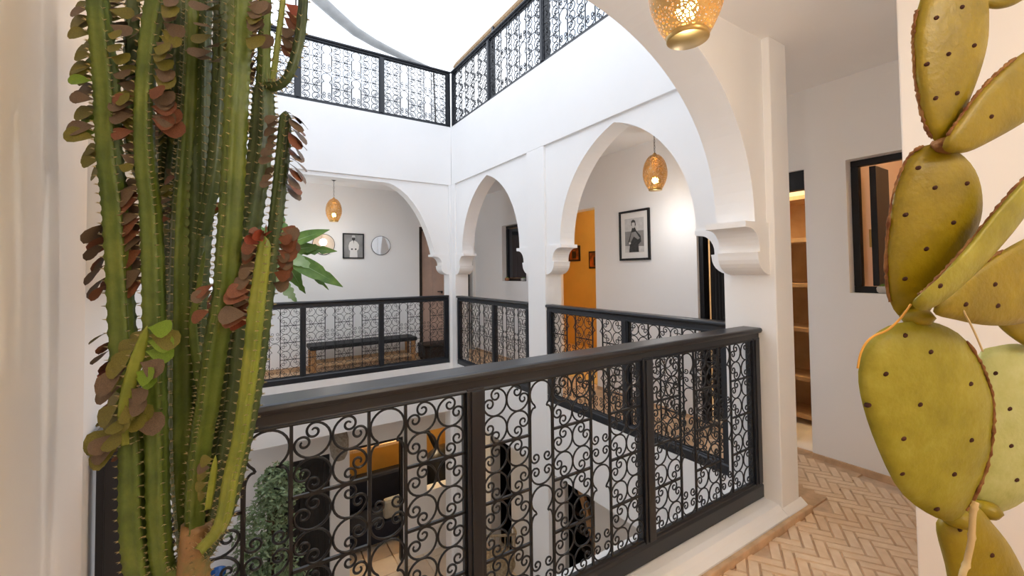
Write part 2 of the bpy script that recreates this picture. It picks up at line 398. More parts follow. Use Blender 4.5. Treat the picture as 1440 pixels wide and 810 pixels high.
# ------------------------------------------------------------------ railings
def curve_scroll(n=46):
    """half of a C scroll: from the back, round and into a volute (unit circle, opening to +x)"""
    th = PI/2; x, z = -1.0, 0.0; out = [(x, z)]
    total = math.radians(150+190+230); ds = total/n; turned = 0
    for i in range(n):
        d = math.degrees(turned)
        R = 1.0 if d < 94 else 1.0-(d-94)/24*.5 if d < 118 else .5-.18*(d-118)/170 if d < 288 else .32-.22*(d-288)/282
        # heading th turns clockwise for the upper half
        mid = th - ds/2; x += math.cos(mid)*R*ds; z += math.sin(mid)*R*ds; th -= ds; turned += ds
        out.append((x, z))
    return out
def c_scroll_mesh(R, r, n, sides, name):
    h = curve_scroll(n); mx = max(abs(p[1]) for p in h); k = R/mx
    xs = [p[0] for p in h]; off = -(max(xs)+min(xs))/2*0
    up = [(p[0]*k, 0, p[1]*k) for p in h]; dn = [(p[0], 0, -p[2]) for p in up[1:]]
    path = up[::-1] + dn
    m = len(path); rs = [r*(.75+.25*min(1, min(i, m-1-i)/(m*.12))) for i in range(m)]
    b = MB(); b.tube(path, rs, sides, flat=(0, 1, 0)); return b.mesh(name, IRON, True)
def volute(cx, cz, r0, r1, a0, a1, n=18):
    return [(cx+(r0+(r1-r0)*i/n)*math.cos(a0+(a1-a0)*i/n), 0, cz+(r0+(r1-r0)*i/n)*math.sin(a0+(a1-a0)*i/n)) for i in range(n+1)]
def keyhole_mesh(w, h, r, q, sides, name):
    """w column width, h unit height, origin bottom centre"""
    hw = w/2-r*1.1; b = MB(); cz = h-hw-r*.8
    # round head ending in two inward cusps
    head = [(hw*math.cos(a), 0, cz+hw*math.sin(a)) for a in [math.radians(-52)+math.radians(284)*i/(q) for i in range(q+1)]]
    cus = hw*.62; zc = cz-hw*.98
    head = [(cus*.86, 0, zc)] + head + [(-cus*.86, 0, zc)]
    b.tube(head, r, sides, flat=(0, 1, 0))
    zb = h*.27
    for s in (1, -1):
        sh = [(s*cus*.86, 0, zc)] + [(s*(cus+(hw-cus)*math.sin(a)), 0, zc-hw*.75*(1-math.cos(a))) for a in [PI/2*i/6 for i in range(7)]]
        v = volute(0, 0, hw*.44, hw*.10, 0, -2*PI*1.25, int(q*.9))
        cxv = hw-hw*.44
        sh += [(s*hw, 0, zb+.01)] + [(s*(cxv+p[0]), 0, zb+p[2]) for p in v]
        b.tube(sh, r, sides, flat=(0, 1, 0))
    return b.mesh(name, IRON, True)
def cup_mesh(w, h, r, q, sides, name):
    hw = w/2-r*1.1; b = MB(); path = []
    base = [(hw*math.cos(a), 0, hw*.85+r+hw*.85*math.sin(a)) for a in [-PI*i/q for i in range(q+1)]]
    ztop = hw*.85+r
    v = volute(0, 0, hw*.44, hw*.10, 0, 2*PI*1.2, int(q*.9)); cxv = hw-hw*.44
    rt = [(cxv+p[0], 0, ztop+.004+p[2]) for p in v]
    path = rt[::-1] + base + [(-p[0], 0, p[2]) for p in rt]
    b.tube(path, r, sides, flat=(0, 1, 0)); return b.mesh(name, IRON, True)

GR = {}
def grille_meshes(aw, bw, ph, hi, joined=False):
    key = (round(aw, 3), round(bw, 3), round(ph, 3), hi, joined)
    if key in GR: return GR[key]
    r, n, sd = (.0036, 40, 5) if hi else (.0031, 24, 4)
    if joined: r = .0046
    cell = (min(aw/2, ph/8))
    d = dict(c=c_scroll_mesh(cell/2-r*.3, r, n, sd, 'c_scroll'), k=keyhole_mesh(bw, ph/2, r, 20 if hi else 12, sd, 'keyhole_scroll'),
             u=cup_mesh(bw, ph/2, r, 14 if hi else 9, sd, 'cup_scroll'))
    GR[key] = d; return d
def railing(name, label, group, loc, rz, s0, s1, posts, z0, z1, zb, zt, hi=True, depth=.05, cap=.10, d0=0, joined=False, post_ends=(True, True), post_w=.062, gd=.018):
    """runs along local x from s0 to s1; local y: 0 = court-side face, +depth = back"""
    t = thing(name, label, 'railing', loc, rz, group)
    prof = [(d0, zt), (d0+.006, zt+.006), (d0+.006, z1-.030), (d0-.010, z1-.026), (d0-.016, z1-.014), (d0-.012, z1-.003), (d0-.004, z1),
            (d0+cap-.026, z1), (d0+cap-.018, z1-.003), (d0+cap-.014, z1-.014), (d0+cap-.02, z1-.026), (d0+depth, z1-.030), (d0+depth, zt)]
    MB().prism(prof, 'x', s0, s1).build('top_rail', IRON_G, t, bevel=.002)
    lo = [(d0, z0), (d0, zb-.022), (d0+.008, zb-.012), (d0+.008, zb-.004), (d0+.014, zb), (d0+depth-.01, zb), (d0+depth, zb-.02), (d0+depth, z0)]
    MB().prism(lo, 'x', s0, s1).build('bottom_rail', IRON_G, t, bevel=.002)
    bays = []; edges = []
    if post_ends[0]: edges.append((s0, s0+post_w))
    edges += [(p-post_w/2, p+post_w/2) for p in posts]
    if post_ends[1]: edges.append((s1-post_w, s1))
    for a, b in edges:
        MB().box((a, d0+.002, zb-.01), (b, d0+depth-.002, zt+.01)).box((a+.014, d0-.004, zb-.005), (b-.014, d0+.004, zt)).build('post', IRON_G, t, bevel=.002)
    cur = s0 if not post_ends[0] else None
    lst = sorted(edges); starts = ([s0] if not post_ends[0] else []) + [e[1] for e in lst]; ends = [e[0] for e in lst if not (post_ends[0] and e is lst[0])] + ([s1] if not post_ends[1] else [])
    bays = [(a, b) for a, b in zip(starts, ends) if b-a > .1]
    yy = d0+gd; r = .0042 if hi else .0034
    for a, b in bays:
        bw_ = b-a; A = bw_*.245; B = bw_*.1325
        ph = zt-zb-.012; zz = zb+.006
        G = grille_meshes(A, B, ph, hi, joined)
        xs = [a, a+A, a+A+B, a+2*A+B, a+2*A+2*B, b]
        jn = MB() if joined else None
        def put(nm, me, loc_, rot_=(0, 0, 0)):
            if joined:
                M4 = Matrix.Translation(loc_) @ Matrix.Rotation(rot_[1], 4, 'Y')
                jn.add([M4 @ v.co for v in me.vertices], [tuple(p.vertices) for p in me.polygons])
            else: link(nm, me, t, loc=loc_, rot=rot_)
        def bar(nm, p, q):
            if joined: jn.box(p, q)
            else: box(nm, p, q, IRON, t)
        for x in xs[1:-1]: bar('vertical_bar', (x-r, yy-r, zz), (x+r, yy+r, zz+ph))
        bar('grille_frame_bar', (a, yy-r, zz+ph-.002), (b, yy+r, zz+ph+.006)); bar('grille_frame_bar', (a, yy-r, zz-.006), (b, yy+r, zz+.002))
        if hi or joined:
            bar('grille_frame_bar', (a, yy-r, zz), (a+.008, yy+r, zz+ph)); bar('grille_frame_bar', (b-.008, yy-r, zz), (b, yy+r, zz+ph))
        for ci in (0, 2, 4):
            xa, xb = xs[ci], xs[ci+1]; gh = ph/4
            for g in range(4):
                z_ = zz+g*gh
                if g: bar('cross_bar', (xa, yy-r, z_-r), (xb, yy+r, z_+r))
                for sx in (-1, 1):
                    for sz in (-1, 1):
                        ang = math.atan2(sz*.9, sx)      # opening points to the outer corner
                        put('c_scroll', G['c'], ((xa+xb)/2+sx*(xb-xa)/4*.98, yy, z_+gh/2+sz*gh/4*.98), (0, -ang, 0))
        for ci in (1, 3):
            xm = (xs[ci]+xs[ci+1])/2
            for g in range(2):
                put('keyhole_scroll', G['k'], (xm, yy, zz+g*ph/2)); put('cup_scroll', G['u'], (xm, yy, zz+g*ph/2))
        if joined:
            o = jn.build('grille', IRON, t, smooth=False)
    return t

# near railing: court-facing side away from us; local frame runs along +X, front towards the camera
railing('balcony_railing', 'large black iron railing with scrolls right in front of the camera, nearest of all', 'gallery railings', (0, 1.243, 0), 0, -.262, 2.412, [.647, 1.492], .080, 1.002, .165, .938, hi=True, post_ends=(True, True), cap=.115, post_w=.064)
railing('balcony_railing', 'black iron railing across the court in front of the wooden bench', 'gallery railings', (0, YF+.004, 0), 0, -.318, 2.418, [.590, 1.492], .078, 1.008, .155, .938, hi=False, post_w=.062)
# right-hand railings: local x -> world +Y, local y -> world -X, so mirror the depth with d0
def railing_y(label, y0, y1, posts, hi):
    # rz = -90: local x -> -Y, local y -> +X
    return railing('balcony_railing', label, 'gallery railings', (XR+.006, 0, 0), -PI/2, -y1, -y0, [-p for p in posts], .078, 1.004, .155, .938, hi=hi, post_w=.066)
railing_y('black iron railing between the white corner column and the white pillar, below the small window', 3.576, 5.30, [4.315], False)
railing_y('black iron railing under the pointed arch with the lantern, right of the white pillar', 1.446, 3.276, [2.29], True)
# roof terrace railings
railing('terrace_railing', 'black iron roof terrace railing above the far wall of the court', 'terrace railings', (0, YF+.01, 0), 0, -.318, 2.47, [.53, 1.507], ZROOF, 4.175, ZROOF+.035, 4.125, hi=False, joined=True, cap=.07, post_w=.06)
railing('terrace_railing', 'black iron roof terrace railing rising along the right wall of the court', 'terrace railings', (XR+.01, 0, 0), -PI/2, -YF, -YN, [-4.385, -3.305, -2.3], ZROOF, 4.175, ZROOF+.035, 4.125, hi=False, joined=True, cap=.07, post_w=.06)

# ------------------------------------------------------------------ ground floor of the court
GTILE = [mat('pale_court_tile_a', (.84, .71, .56), .5, var=.08, scale=6), mat('pale_court_tile_b', (.80, .65, .49), .5, var=.10, scale=6)]
sbox('ground_floor', (-1.6, .2, ZG-.2), (5.2, 8.4, ZG), GROUT)
gf = D.objects['ground_floor']
gm = MB(); gm.add([(.006,.006,0),(.394,.006,0),(.394,.394,0),(.006,.394,0),(.01,.01,.012),(.39,.01,.012),(.39,.39,.012),(.01,.39,.012)], [(4,5,6,7),(0,1,5,4),(1,2,6,5),(2,3,7,6),(3,0,4,7)])
gmesh = [gm.mesh('tile', GTILE[k]) for k in (0, 1)]
for i in range(-1, 9):
    for j in range(2, 19):
        link('tile', gmesh[(i+j*3) % 5 == 0], gf, loc=(i*.4, j*.4-.08, ZG))
LF = [(.28, 1.05, ZG, -1.21), (1.31, 2.10, ZG, -1.20), (2.48, 3.22, -2.14, -1.20)]
wall_with_holes('wall_ground_far', 'x', YB, YB+.18, -1.6, 3.6, ZG, -.35, LF, PLASTER)
LR = [(2.4, 3.0, ZG, -1.1), (3.62, 4.30, ZG, -1.15), (5.40, 6.02, ZG, -1.15)]
wall_with_holes('wall_ground_right', 'y', XE, XE+.18, .2, YB+.3, ZG, -.35, LR, PLASTER)
sbox('wall_ground_left', (-1.6, .2, ZG), (-1.5, YB+.1, -.3), PLASTER)
sbox('wall_ground_near', (-1.6, .2, ZG), (XE, .35, -.35), PLASTER)
room('wall_ground_room_ochre', 1.15, 3.55, YB+.18, 8.4, ZG, -.8, OCHRE, 's')
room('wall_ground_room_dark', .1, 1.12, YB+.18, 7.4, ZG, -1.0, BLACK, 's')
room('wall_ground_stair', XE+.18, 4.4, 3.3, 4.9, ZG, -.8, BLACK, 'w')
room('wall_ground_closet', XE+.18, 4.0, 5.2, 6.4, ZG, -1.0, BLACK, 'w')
room('wall_ground_store', XE+.18, 4.0, 2.2, 3.2, ZG, -1.0, SHUTTER, 'w')
# terrace outer walls seen through the roof railings
sbox('wall_terrace_far', (-1.2, 6.55, ZROOF), (XE+.2, 6.65, 4.16), PLASTER)
sbox('wall_terrace_right', (3.3, -1.9, ZROOF), (3.4, 6.6, 4.10), PLASTER)

# ------------------------------------------------------------------ roof terrace details
t = thing('bamboo_screen', 'brown bamboo pole bundle lying behind the right roof railing', 'bamboo screen', (2.585, YF, 4.30))
for k in range(5):
    MB().tube([(.0+.018*k, .12-.6*i+random.uniform(-.006, .006), .02+.030*(k % 3)+random.uniform(-.006, .006)+(.05 if k > 2 else 0)) for i in range(8)], .022, 6).build('bamboo_pole', BAMBOO, t, smooth=True)
for yk in (4.385, 3.305, 2.3): box('support_post', (-.035, yk-YF-.02, ZROOF-4.30), (-.005, yk-YF+.02, .02), IRON_G, t)
aw = thing('awning_edge', 'grey canvas awning roll sagging above the far roof railing', 'awning', (.7, 5.9, 4.9))
pts = [(.55, 5.9, 5.10), (.83, 5.9, 4.905), (1.05, 5.9, 4.76), (1.277, 5.9, 4.625), (1.54, 5.9, 4.535), (1.81, 5.9, 4.475), (2.10, 5.9, 4.42), (2.42, 5.9, 4.37)]
rs_ = [.085, .078, .072, .065, .056, .046, .035, .025]
MB().tube([(x-.7, y-5.9, z-4.9) for x, y, z in pts], rs_, 8).build('canvas_roll', CANVAS, aw, smooth=True)
MB().tube([(1.70, 0, -.52), (1.75, .02, ZROOF-4.9)], .012, 6).build('support_rod', CHROME, aw)
MB().tube([(-.15, 0, .20), (-.15, .02, ZROOF-4.9)], .012, 6).build('support_rod', CHROME, aw)

# ------------------------------------------------------------------ lanterns
def lantern(label, loc, h, rad, ceil_z, energy, bulb=True, group='pierced brass lanterns'):
    """loc = centre of the egg's bottom disc"""
    t = thing('pendant_lantern', label, 'lantern', loc, 0, group)
    prof = []
    for i in range(25):
        u = i/24; zz = u*h
        # egg: open base .44 rad, widest at 40 %, rounding to the neck
        r = rad*(.50+.50*math.sin(PI/2*min(1, u/.46))**.9) if u < .46 else rad*math.sqrt(max(.004, 1-((u-.46)/.545)**2.0))
        prof.append((r, zz))
    vs = []; n = 40; fs = []
    for r, z in prof:
        for k in range(n): a = 2*PI*k/n; vs.append((r*math.cos(a), r*math.sin(a), z))
    for i in range(len(prof)-1):
        for k in range(n): fs.append((i*n+k, i*n+(k+1) % n, (i+1)*n+(k+1) % n, (i+1)*n+k))
    MB().add(vs, fs).build('pierced_shade', PIERCED, t, smooth=True)
    rb = prof[0][0]
    ring = MB()
    ring.lathe([(rb*1.03, -.004), (rb*1.10, -.002), (rb*1.12, .010), (rb*1.05, .016), (rb*1.0, .010)], 32).build('base_rim', BRASS, t, smooth=True)
    MB().lathe([(.001, .0), (rb*1.0, .0), (rb*1.0, .003), (.001, .003)], 32).build('base_disc', BOTTOM, t)
    MB().lathe([(.002, h-.004), (rad*.16, h-.006), (rad*.12, h+.006), (rad*.05, h+.014), (.002, h+.016)], 16).build('neck_cap', BRASS, t, smooth=True)
    # chain
    L = ceil_z-loc[2]-h-.02; nl = max(3, int(L/.026)); ch = D.objects.new('chain', None)
    cm = MB()
    for q in range(nl):
        zc = h+.02+(q+.5)*L/nl; hl = L/nl*.62
        pts_ = [(.006*math.cos(a) if q % 2 == 0 else 0, 0 if q % 2 == 0 else .006*math.cos(a), zc+hl*math.sin(a)) for a in [2*PI*i/10 for i in range(11)]]
        cm.tube(pts_, .0018, 4, cap=False)
    cm.build('chain', CHROME, t, smooth=True)
    MB().lathe([(.004, ceil_z-loc[2]-.03), (.012, ceil_z-loc[2]-.03), (.045, ceil_z-loc[2]-.008), (.048, ceil_z-loc[2]-.001), (.004, ceil_z-loc[2]-.001)], 20).build('ceiling_rose', CHROME, t, smooth=True)
    MB().lathe([(.002, h*.18), (.022, h*.20), (.030, h*.27), (.022, h*.34), (.002, h*.36)], 12).build('bulb', BULB, t, smooth=True)
    ld = D.lights.new('lantern_light', 'POINT'); ld.energy = energy; ld.color = (1, .96, .92); ld.shadow_soft_size = .05
    lo = D.objects.new('lantern_light', ld); COL.objects.link(lo); lo.parent = t; lo.location = (0, 0, -.22)
    return t
pn = pix(967, 55, 1.13)
lantern('large glowing pierced brass lantern hanging nearest the camera at the top', (pn.x, pn.y, pn.z), .30, .098, ZCEIL, 7)
lantern('pierced brass lantern on a chain inside the right pointed arch above the framed portrait', (3.02, 2.403, 2.02), .315, .103, ZCEIL, 3.5)
lantern('small pierced brass lantern hanging in the far gallery above the round mirror', (1.02, 6.02, 2.025), .31, .102, ZCEIL, 3)

# ------------------------------------------------------------------ pictures and mirrors
def frame_y(name, label, y0, y1, z0, z1, x, parts, bw=.022, mount=True):
    """on the wall X=x facing -X; parts = list of (poly in u,v 0..1 [u to viewer's right], material)"""
    t = thing(name, label, 'picture', (x, (y0+y1)/2, z0))
    w, h = y1-y0, z1-z0; wy = w/2
    for a, b in (((-.022, -wy, 0), (-.001, wy, bw)), ((-.022, -wy, h-bw), (-.001, wy, h)), ((-.022, -wy, bw), (-.001, -wy+bw, h-bw)), ((-.022, wy-bw, bw), (-.001, wy, h-bw))):
        box('frame_bar', a, b, BLACK, t, bevel=.002)
    if mount: box('mount', (-.010, -wy+bw, bw), (-.002, wy-bw, h-bw), PAPER, t)
    m_ = .19 if mount else .09
    iw, ih = w*(1-2*m_), h*(1-2*m_*.85)
    pr = box('photo_print', (-.0115, -iw/2, h/2-ih/2), (-.010, iw/2, h/2+ih/2), PHOTO_G, t)
    for i, (poly, m) in enumerate(parts):
        q = [(-(u-.5)*iw, h/2-ih/2+v*ih) for u, v in poly]
        MB().prism(q, 'x', -.0122-.0003*i, -.0115).build('printed_shape', m, pr)
    return t
def ell(cx, cy, rx, ry, n=16): return [(cx+rx*math.cos(2*PI*i/n), cy+ry*math.sin(2*PI*i/n)) for i in range(n)]
portrait = [([(0, 0), (1, 0), (1, .16), (0, .20)], PHOTO_L), ([(0, .62), (1, .62), (1, 1), (0, 1)], PHOTO_L), ([(.22, .0), (.74, .0), (.72, .22), (.86, .30), (.84, .46), (.62, .62), (.56, .72), (.40, .72), (.34, .60), (.20, .34), (.16, .26), (.26, .22)], PHOTO_D),
            ([(.36, .58), (.58, .60), (.80, .40), (.70, .36), (.48, .46), (.30, .28), (.24, .30)], PHOTO_G), (ell(.46, .80, .085, .095), PHOTO_L), ([(.35, .80), (.36, .92), (.46, .96), (.57, .92), (.60, .80), (.55, .74), (.55, .86), (.46, .88), (.39, .86), (.39, .76)], PHOTO_D), (ell(.26, .27, .06, .035), PHOTO_L)]
frame_y('framed_portrait', 'black framed grey photograph of a draped standing person on the right gallery wall', 2.757, 3.152, 1.427, 1.942, XE, portrait)
def frame_x(name, label, x0, x1, z0, z1, y, parts, bw=.018):
    t = thing(name, label, 'picture', ((x0+x1)/2, y, z0)); w, h = x1-x0, z1-z0; wx = w/2
    for a, b in (((-wx, -.022, 0), (wx, -.001, bw)), ((-wx, -.022, h-bw), (wx, -.001, h)), ((-wx, -.022, bw), (-wx+bw, -.001, h-bw)), ((wx-bw, -.022, bw), (wx, -.001, h-bw))):
        box('frame_bar', a, b, BLACK, t, bevel=.002)
    iw, ih = w-2*bw, h-2*bw
    pr = box('photo_print', (-iw/2, -.011, bw), (iw/2, -.002, h-bw), PHOTO_G, t)
    for i, (poly, m) in enumerate(parts):
        MB().prism([((u-.5)*iw, bw+v*ih) for u, v in poly], 'y', -.0116-.0003*i, -.011).build('printed_shape', m, pr)
    return t
chef = [([(.30, .0), (.72, .0), (.70, .30), (.78, .36), (.80, .55), (.70, .68), (.56, .74), (.44, .74), (.30, .66), (.24, .50), (.26, .34), (.32, .28)], PAPER), (ell(.51, .82, .085, .085), PHOTO_D), ([(.41, .87), (.61, .87), (.58, .97), (.44, .97)], PHOTO_L), ([(.49, .74), (.53, .74), (.51, .58)], PHOTO_D), (ell(.42, .36, .05, .035), PHOTO_D), (ell(.62, .36, .05, .035), PHOTO_D)]
frame_x('framed_portrait', 'small black framed photograph of a person in white between two round mirrors', 1.215, 1.515, 1.545, 1.915, YB, chef)
def mirror(label, x, z, r, dark):
    t = thing('round_mirror', label, 'mirror', (x, YB, z), 0, 'round wall mirrors')
    n = 40
    def disc(r_, y0, y1): return [(r_*math.cos(2*PI*i/n), r_*math.sin(2*PI*i/n)) for i in range(n)]
    MB().prism(disc(r, 0, 0), 'y', -.012, -.001).build('backing', BLACK, t)
    MB().tube([(r*math.cos(2*PI*i/n), -.012, r*math.sin(2*PI*i/n)) for i in range(n+1)], .004, 6, cap=False).build('rim', IRON, t, smooth=True)
    MB().prism(disc(r*.985, 0, 0), 'y', -.014, -.012).build('mirror_glass', MIRROR, t)
mirror('round wall mirror beside the banana leaves, left of the small photograph', .962, 1.745, .145, 1)
mirror('round wall mirror right of the small framed photograph', 1.765, 1.745, .142, 0)
# prints in the ochre room, on its far (north/east) walls
def print_panel(label, y, z, w, h, x):
    t = thing('framed_print', label, 'picture', (x, y, z))
    box('frame', (-.02, -w/2, 0), (-.001, w/2, h), BLACK, t, bevel=.003)
    pr = box('print', (-.023, -w/2+.03, .03), (-.02, w/2-.03, h-.03), ORANGEP, t)
    MB().prism([(-.05, .05), (.05, .05), (.06, h*.6), (.03, h*.72), (.0, h*.6), (-.03, h*.7), (-.06, h*.5)], 'x', -.0245, -.023).build('printed_shape', WOOD_D, pr)
print_panel('orange framed print on the ochre wall seen through the right arch', 5.30, 1.36, .36, .30, 5.1)
print_panel('darker orange framed print half hidden by the arch pillar', 5.86, 1.50, .30, .28, 5.1)

# ------------------------------------------------------------------ doors and windows
def window_x(name, y0, y1, z0, z1, x, n_panes, glass, opened=False):
    """frame set into the wall X=x (opening), recessed"""
    d = x+.075; fw = .042; t = D.objects.new(name, None); COL.objects.link(t); t.location = (d, y0, z0); t['kind'] = 'structure'
    w, h = y1-y0, z1-z0
    for a, b in (((0, 0, 0), (.05, w, fw)), ((0, 0, h-fw), (.05, w, h)), ((0, 0, fw), (.05, fw, h-fw)), ((0, w-fw, fw), (.05, w, h-fw))):
        box('window_frame', a, b, BLACK, t, bevel=.004)
    return t
w1 = window_x('window_1', 4.93, 5.585, 1.184, 2.032, XE, 1, True)
box('pane', (.02, .045, .045), (.026, .61, .80), GLASS_D, w1)
w2 = window_x('window_2', .55, 1.155, 1.16, 2.043, XE, 1, False)
box('sash_frame', (.05, .485, .045), (.13, .52, .838), BLACK, w2, bevel=.003)
box('sash_frame', (.13, .490, .045), (.30, .505, .838), BLACK, w2)
box('hinge', (.05, .52, .30), (.06, .532, .42), BRASS, w2)

def panel_door(t, w, h, m, th=.035, panels=((.08, .12, .84, .42), (.08, .50, .84, .92)), two=True, y_off=0):
    """door leaf in local x(width) z(height), with raised stiles (each piece a part)"""
    st = .07
    leaf = box('door_leaf', (0, .008, 0), (w, th, h), m, t)
    for a, b in (((0, 0, 0), (st, .008, h)), ((w-st, 0, 0), (w, .008, h)), ((st, 0, 0), (w-st, .008, .10)), ((st, 0, h-.09), (w-st, .008, h)), ((st, 0, h*.42), (w-st, .008, h*.42+.07)), ((w/2-.025, 0, .10), (w/2+.025, .008, h*.42)), ((w/2-.025, 0, h*.42+.07), (w/2+.025, .008, h-.09))):
        box('door_stile', a, b, m, leaf, bevel=.002)
    return leaf
d1 = D.objects.new('door_1', None); COL.objects.link(d1); d1['kind'] = 'structure'; d1.location = (2.42, YB+.05, 0); d1.rotation_euler = (0, 0, math.radians(0))
panel_door(d1, .44, 2.0, DOORP)
dh = MB().box((.345, -.03, .98), (.36, .008, 1.02)).box((.27, -.035, 1.005), (.36, -.025, 1.02)).build('door_handle', BLACK, d1)
struct(MB().box((2.375, YB-.004, 0), (2.42, YB+.10, 2.06)).box((2.42, YB-.004, 2.0), (2.88, YB+.10, 2.06)).build('trim_3', WOOD_D))
# dark room door on the right gallery: curtain and open leaf with shelves behind
struct(MB().box((XE+.03, 1.402, 1.90), (XE+.11, 2.262, 2.036)).box((XE+.03, 2.222, 0), (XE+.11, 2.262, 1.90)).box((XE+.03, 1.402, 0), (XE+.11, 1.412, 1.90)).build('door_2', BLACK))
cu = MB(); cpts = []
for i in range(61):
    u = i/60; cpts.append((XE+.122+.016*math.sin(u*PI*13), 2.215-u*.20))
vs = [(x, y, .02) for x, y in cpts] + [(x, y, 1.89) for x, y in cpts] + [(x+.004, y, .02) for x, y in cpts] + [(x+.004, y, 1.89) for x, y in cpts]
n = 61
cu.add(vs, [(i, i+1, n+i+1, n+i) for i in range(60)] + [(2*n+i, 3*n+i, 3*n+i+1, 2*n+i+1) for i in range(60)] + [(n+i, n+i+1, 3*n+i+1, 3*n+i) for i in range(60)])
cuo = tag(cu.build('door_curtain', CURTAIN, smooth=True), 'charcoal curtain hanging in the dark doorway right of the framed portrait', 'curtain')
dd = thing('wooden_door', 'dark brown panelled door leaf beside the charcoal curtain', 'door', (XE+.175, 2.12, 0), math.radians(-90))
panel_door(dd, .48, 1.89, WOOD_D)
# bookcase seen in the sliver of the same doorway
bk = thing('shelf_unit', 'pale wooden shelf unit in the room behind the near doorway', 'shelf unit', (4.05, 1.40, 0))
box('side_panel', (0, 0, 0), (.35, .025, 1.95), WOOD_P, bk); box('side_panel', (0, .75, 0), (.35, .775, 1.95), WOOD_P, bk)
box('back_panel', (.335, .025, 0), (.35, .75, 1.95), WOOD_P, bk)
for z in (.04, .36, .78, 1.16, 1.55, 1.92): box('shelf_board', (0, .025, z), (.335, .75, z+.035), WOOD_P, bk, bevel=.002)
vz = thing('dark_vase', 'small dark vase on the pale shelf behind the near doorway', 'vase', (4.16, 1.60, 1.196))
MB().lathe([(.001, 0), (.035, 0), (.05, .06), (.03, .12), (.022, .16), (.001, .16)], 20).build('vase_body', BLACK, vz, smooth=True)
MB().tube([(0, 0, .15), (.01, .01, .22), (.0, .03, .29)], .004, 5).build('dry_stem', BARK, vz)

def small_pot(label, loc, s, m):
    t = thing('succulent_pot', label, 'potted plant', loc, 0, 'window sill pots')
    MB().lathe([(.001, 0), (.022*s, 0), (.034*s, .012*s), (.037*s, .03*s), (.032*s, .045*s), (.028*s, .045*s), (.026*s, .036*s), (.001, .036*s)], 18).build('pot', m, t, smooth=True)
    lf = MB()
    lf.add([(0, 0, 0), (.006*s, .001, .012*s), (.004*s, .004*s, .022*s), (0, .002*s, .03*s), (-.004*s, .004*s, .022*s), (-.006*s, .001, .012*s), (0, .008*s, .016*s)], [(0, 1, 6), (1, 2, 6), (2, 3, 6), (3, 4, 6), (4, 5, 6), (5, 0, 6), (0, 5, 4, 3, 2, 1)])
    me = lf.mesh('leaf', SUCC)
    for k in range(14):
        link('leaf', me, t, loc=(.010*s*math.cos(k*2.4), .010*s*math.sin(k*2.4), .034*s), rot=(random.uniform(-.9, -.1), 0, k*2.4))
small_pot('small grey stone pot with green succulent on the near window sill', (XE+.03, .985, 1.16), 1.05, CONC)
small_pot('left of two tiny succulent pots on the small dark window sill', (XE+.035, 5.50, 1.184), 1.0, CLAYPOT)
small_pot('right of two tiny succulent pots on the small dark window sill', (XE+.035, 5.06, 1.184), 1.0, CONC)

# ------------------------------------------------------------------ far gallery: bench, trunk, banana plant
b = thing('bench', 'low wooden bench with black woven seat against the far gallery wall', 'bench', (.73, 6.02, 0))
box('seat', (0, 0, .33), (1.44, .36, .385), LEATHER, b, bevel=.012)
for x in (.02, 1.36):
    for y in (.02, .29): box('leg', (x, y, 0), (x+.06, y+.05, .33), WOOD, b, bevel=.004)
box('stretcher', (.08, .03, .10), (1.36, .06, .15), WOOD_P, b, bevel=.003); box('stretcher', (.08, .30, .10), (1.36, .33, .15), WOOD_P, b, bevel=.003)
tr = thing('low_chest', 'low dark wooden chest on the floor near the rose coloured door', 'chest', (2.30, 6.05, 0))
box('chest_body', (0, 0, .03), (.42, .30, .20), WOOD_D, tr, bevel=.006); box('chest_lid', (-.01, -.01, .205), (.43, .31, .24), WOOD_D, tr, bevel=.008)
for x in (.02, .36):
    for y in (.02, .24): box('foot', (x, y, 0), (x+.04, y+.04, .03), WOOD_D, tr)

def blade(length, width, droop, fold, m, notch=0, n=14):
    """banana type leaf along +x, bending down; returns (leaf mesh, midrib mesh)"""
    L = MB(); c = []; ang = 0; x = z = 0; rows = []
    for i in range(n+1):
        u = i/n
        wv = width*math.sin(PI*min(1, (u*.92+.08))**.85)*.5 + .003
        if notch and random.random() < notch and 0 < i < n: wv *= random.uniform(.55, .85)
        rows.append((x, z, wv, ang)); st = length/n
        x += st*math.cos(ang); z += st*math.sin(ang); ang -= droop/n
    vs = []; 
    for x, z, wv, a in rows:
        up = (-math.sin(a), math.cos(a)); f = fold*wv
        vs += [(x+up[0]*f, wv, z+up[1]*f), (x+up[0]*f*.35, wv*.5, z+up[1]*f*.35), (x, 0, z), (x+up[0]*f*.35, -wv*.5, z+up[1]*f*.35), (x+up[0]*f, -wv, z+up[1]*f)]
    fs = []
    for i in range(n):
        for k in range(4): fs.append((i*5+k, i*5+k+1, i*5+k+6, i*5+k+5))
    k0 = len(vs); vs2 = [(a, b_, c_-.0025) for a, b_, c_ in vs]
    fs2 = [tuple(q+k0 for q in f[::-1]) for f in fs]
    L.add(vs+vs2, fs+fs2)
    R = MB().tube([(x, 0, z-.004) for x, z, w, a in rows], [.010*(1-.8*i/n) for i in range(n+1)], 5)
    return L.mesh('leaf', m, True), R.mesh('midrib', GREEN_L, True)
bp_ = thing('banana_plant', 'green banana plant with broad torn leaves in front of the far wall', 'plant', (.08, 6.1, 0))
MB().lathe([(.001, 0), (.12, 0), (.16, .26), (.17, .30), (.15, .30), (.14, .26), (.001, .26)], 24).build('pot', CLAYPOT, bp_, smooth=True)
cx = Vector((.08, 6.1, 0))
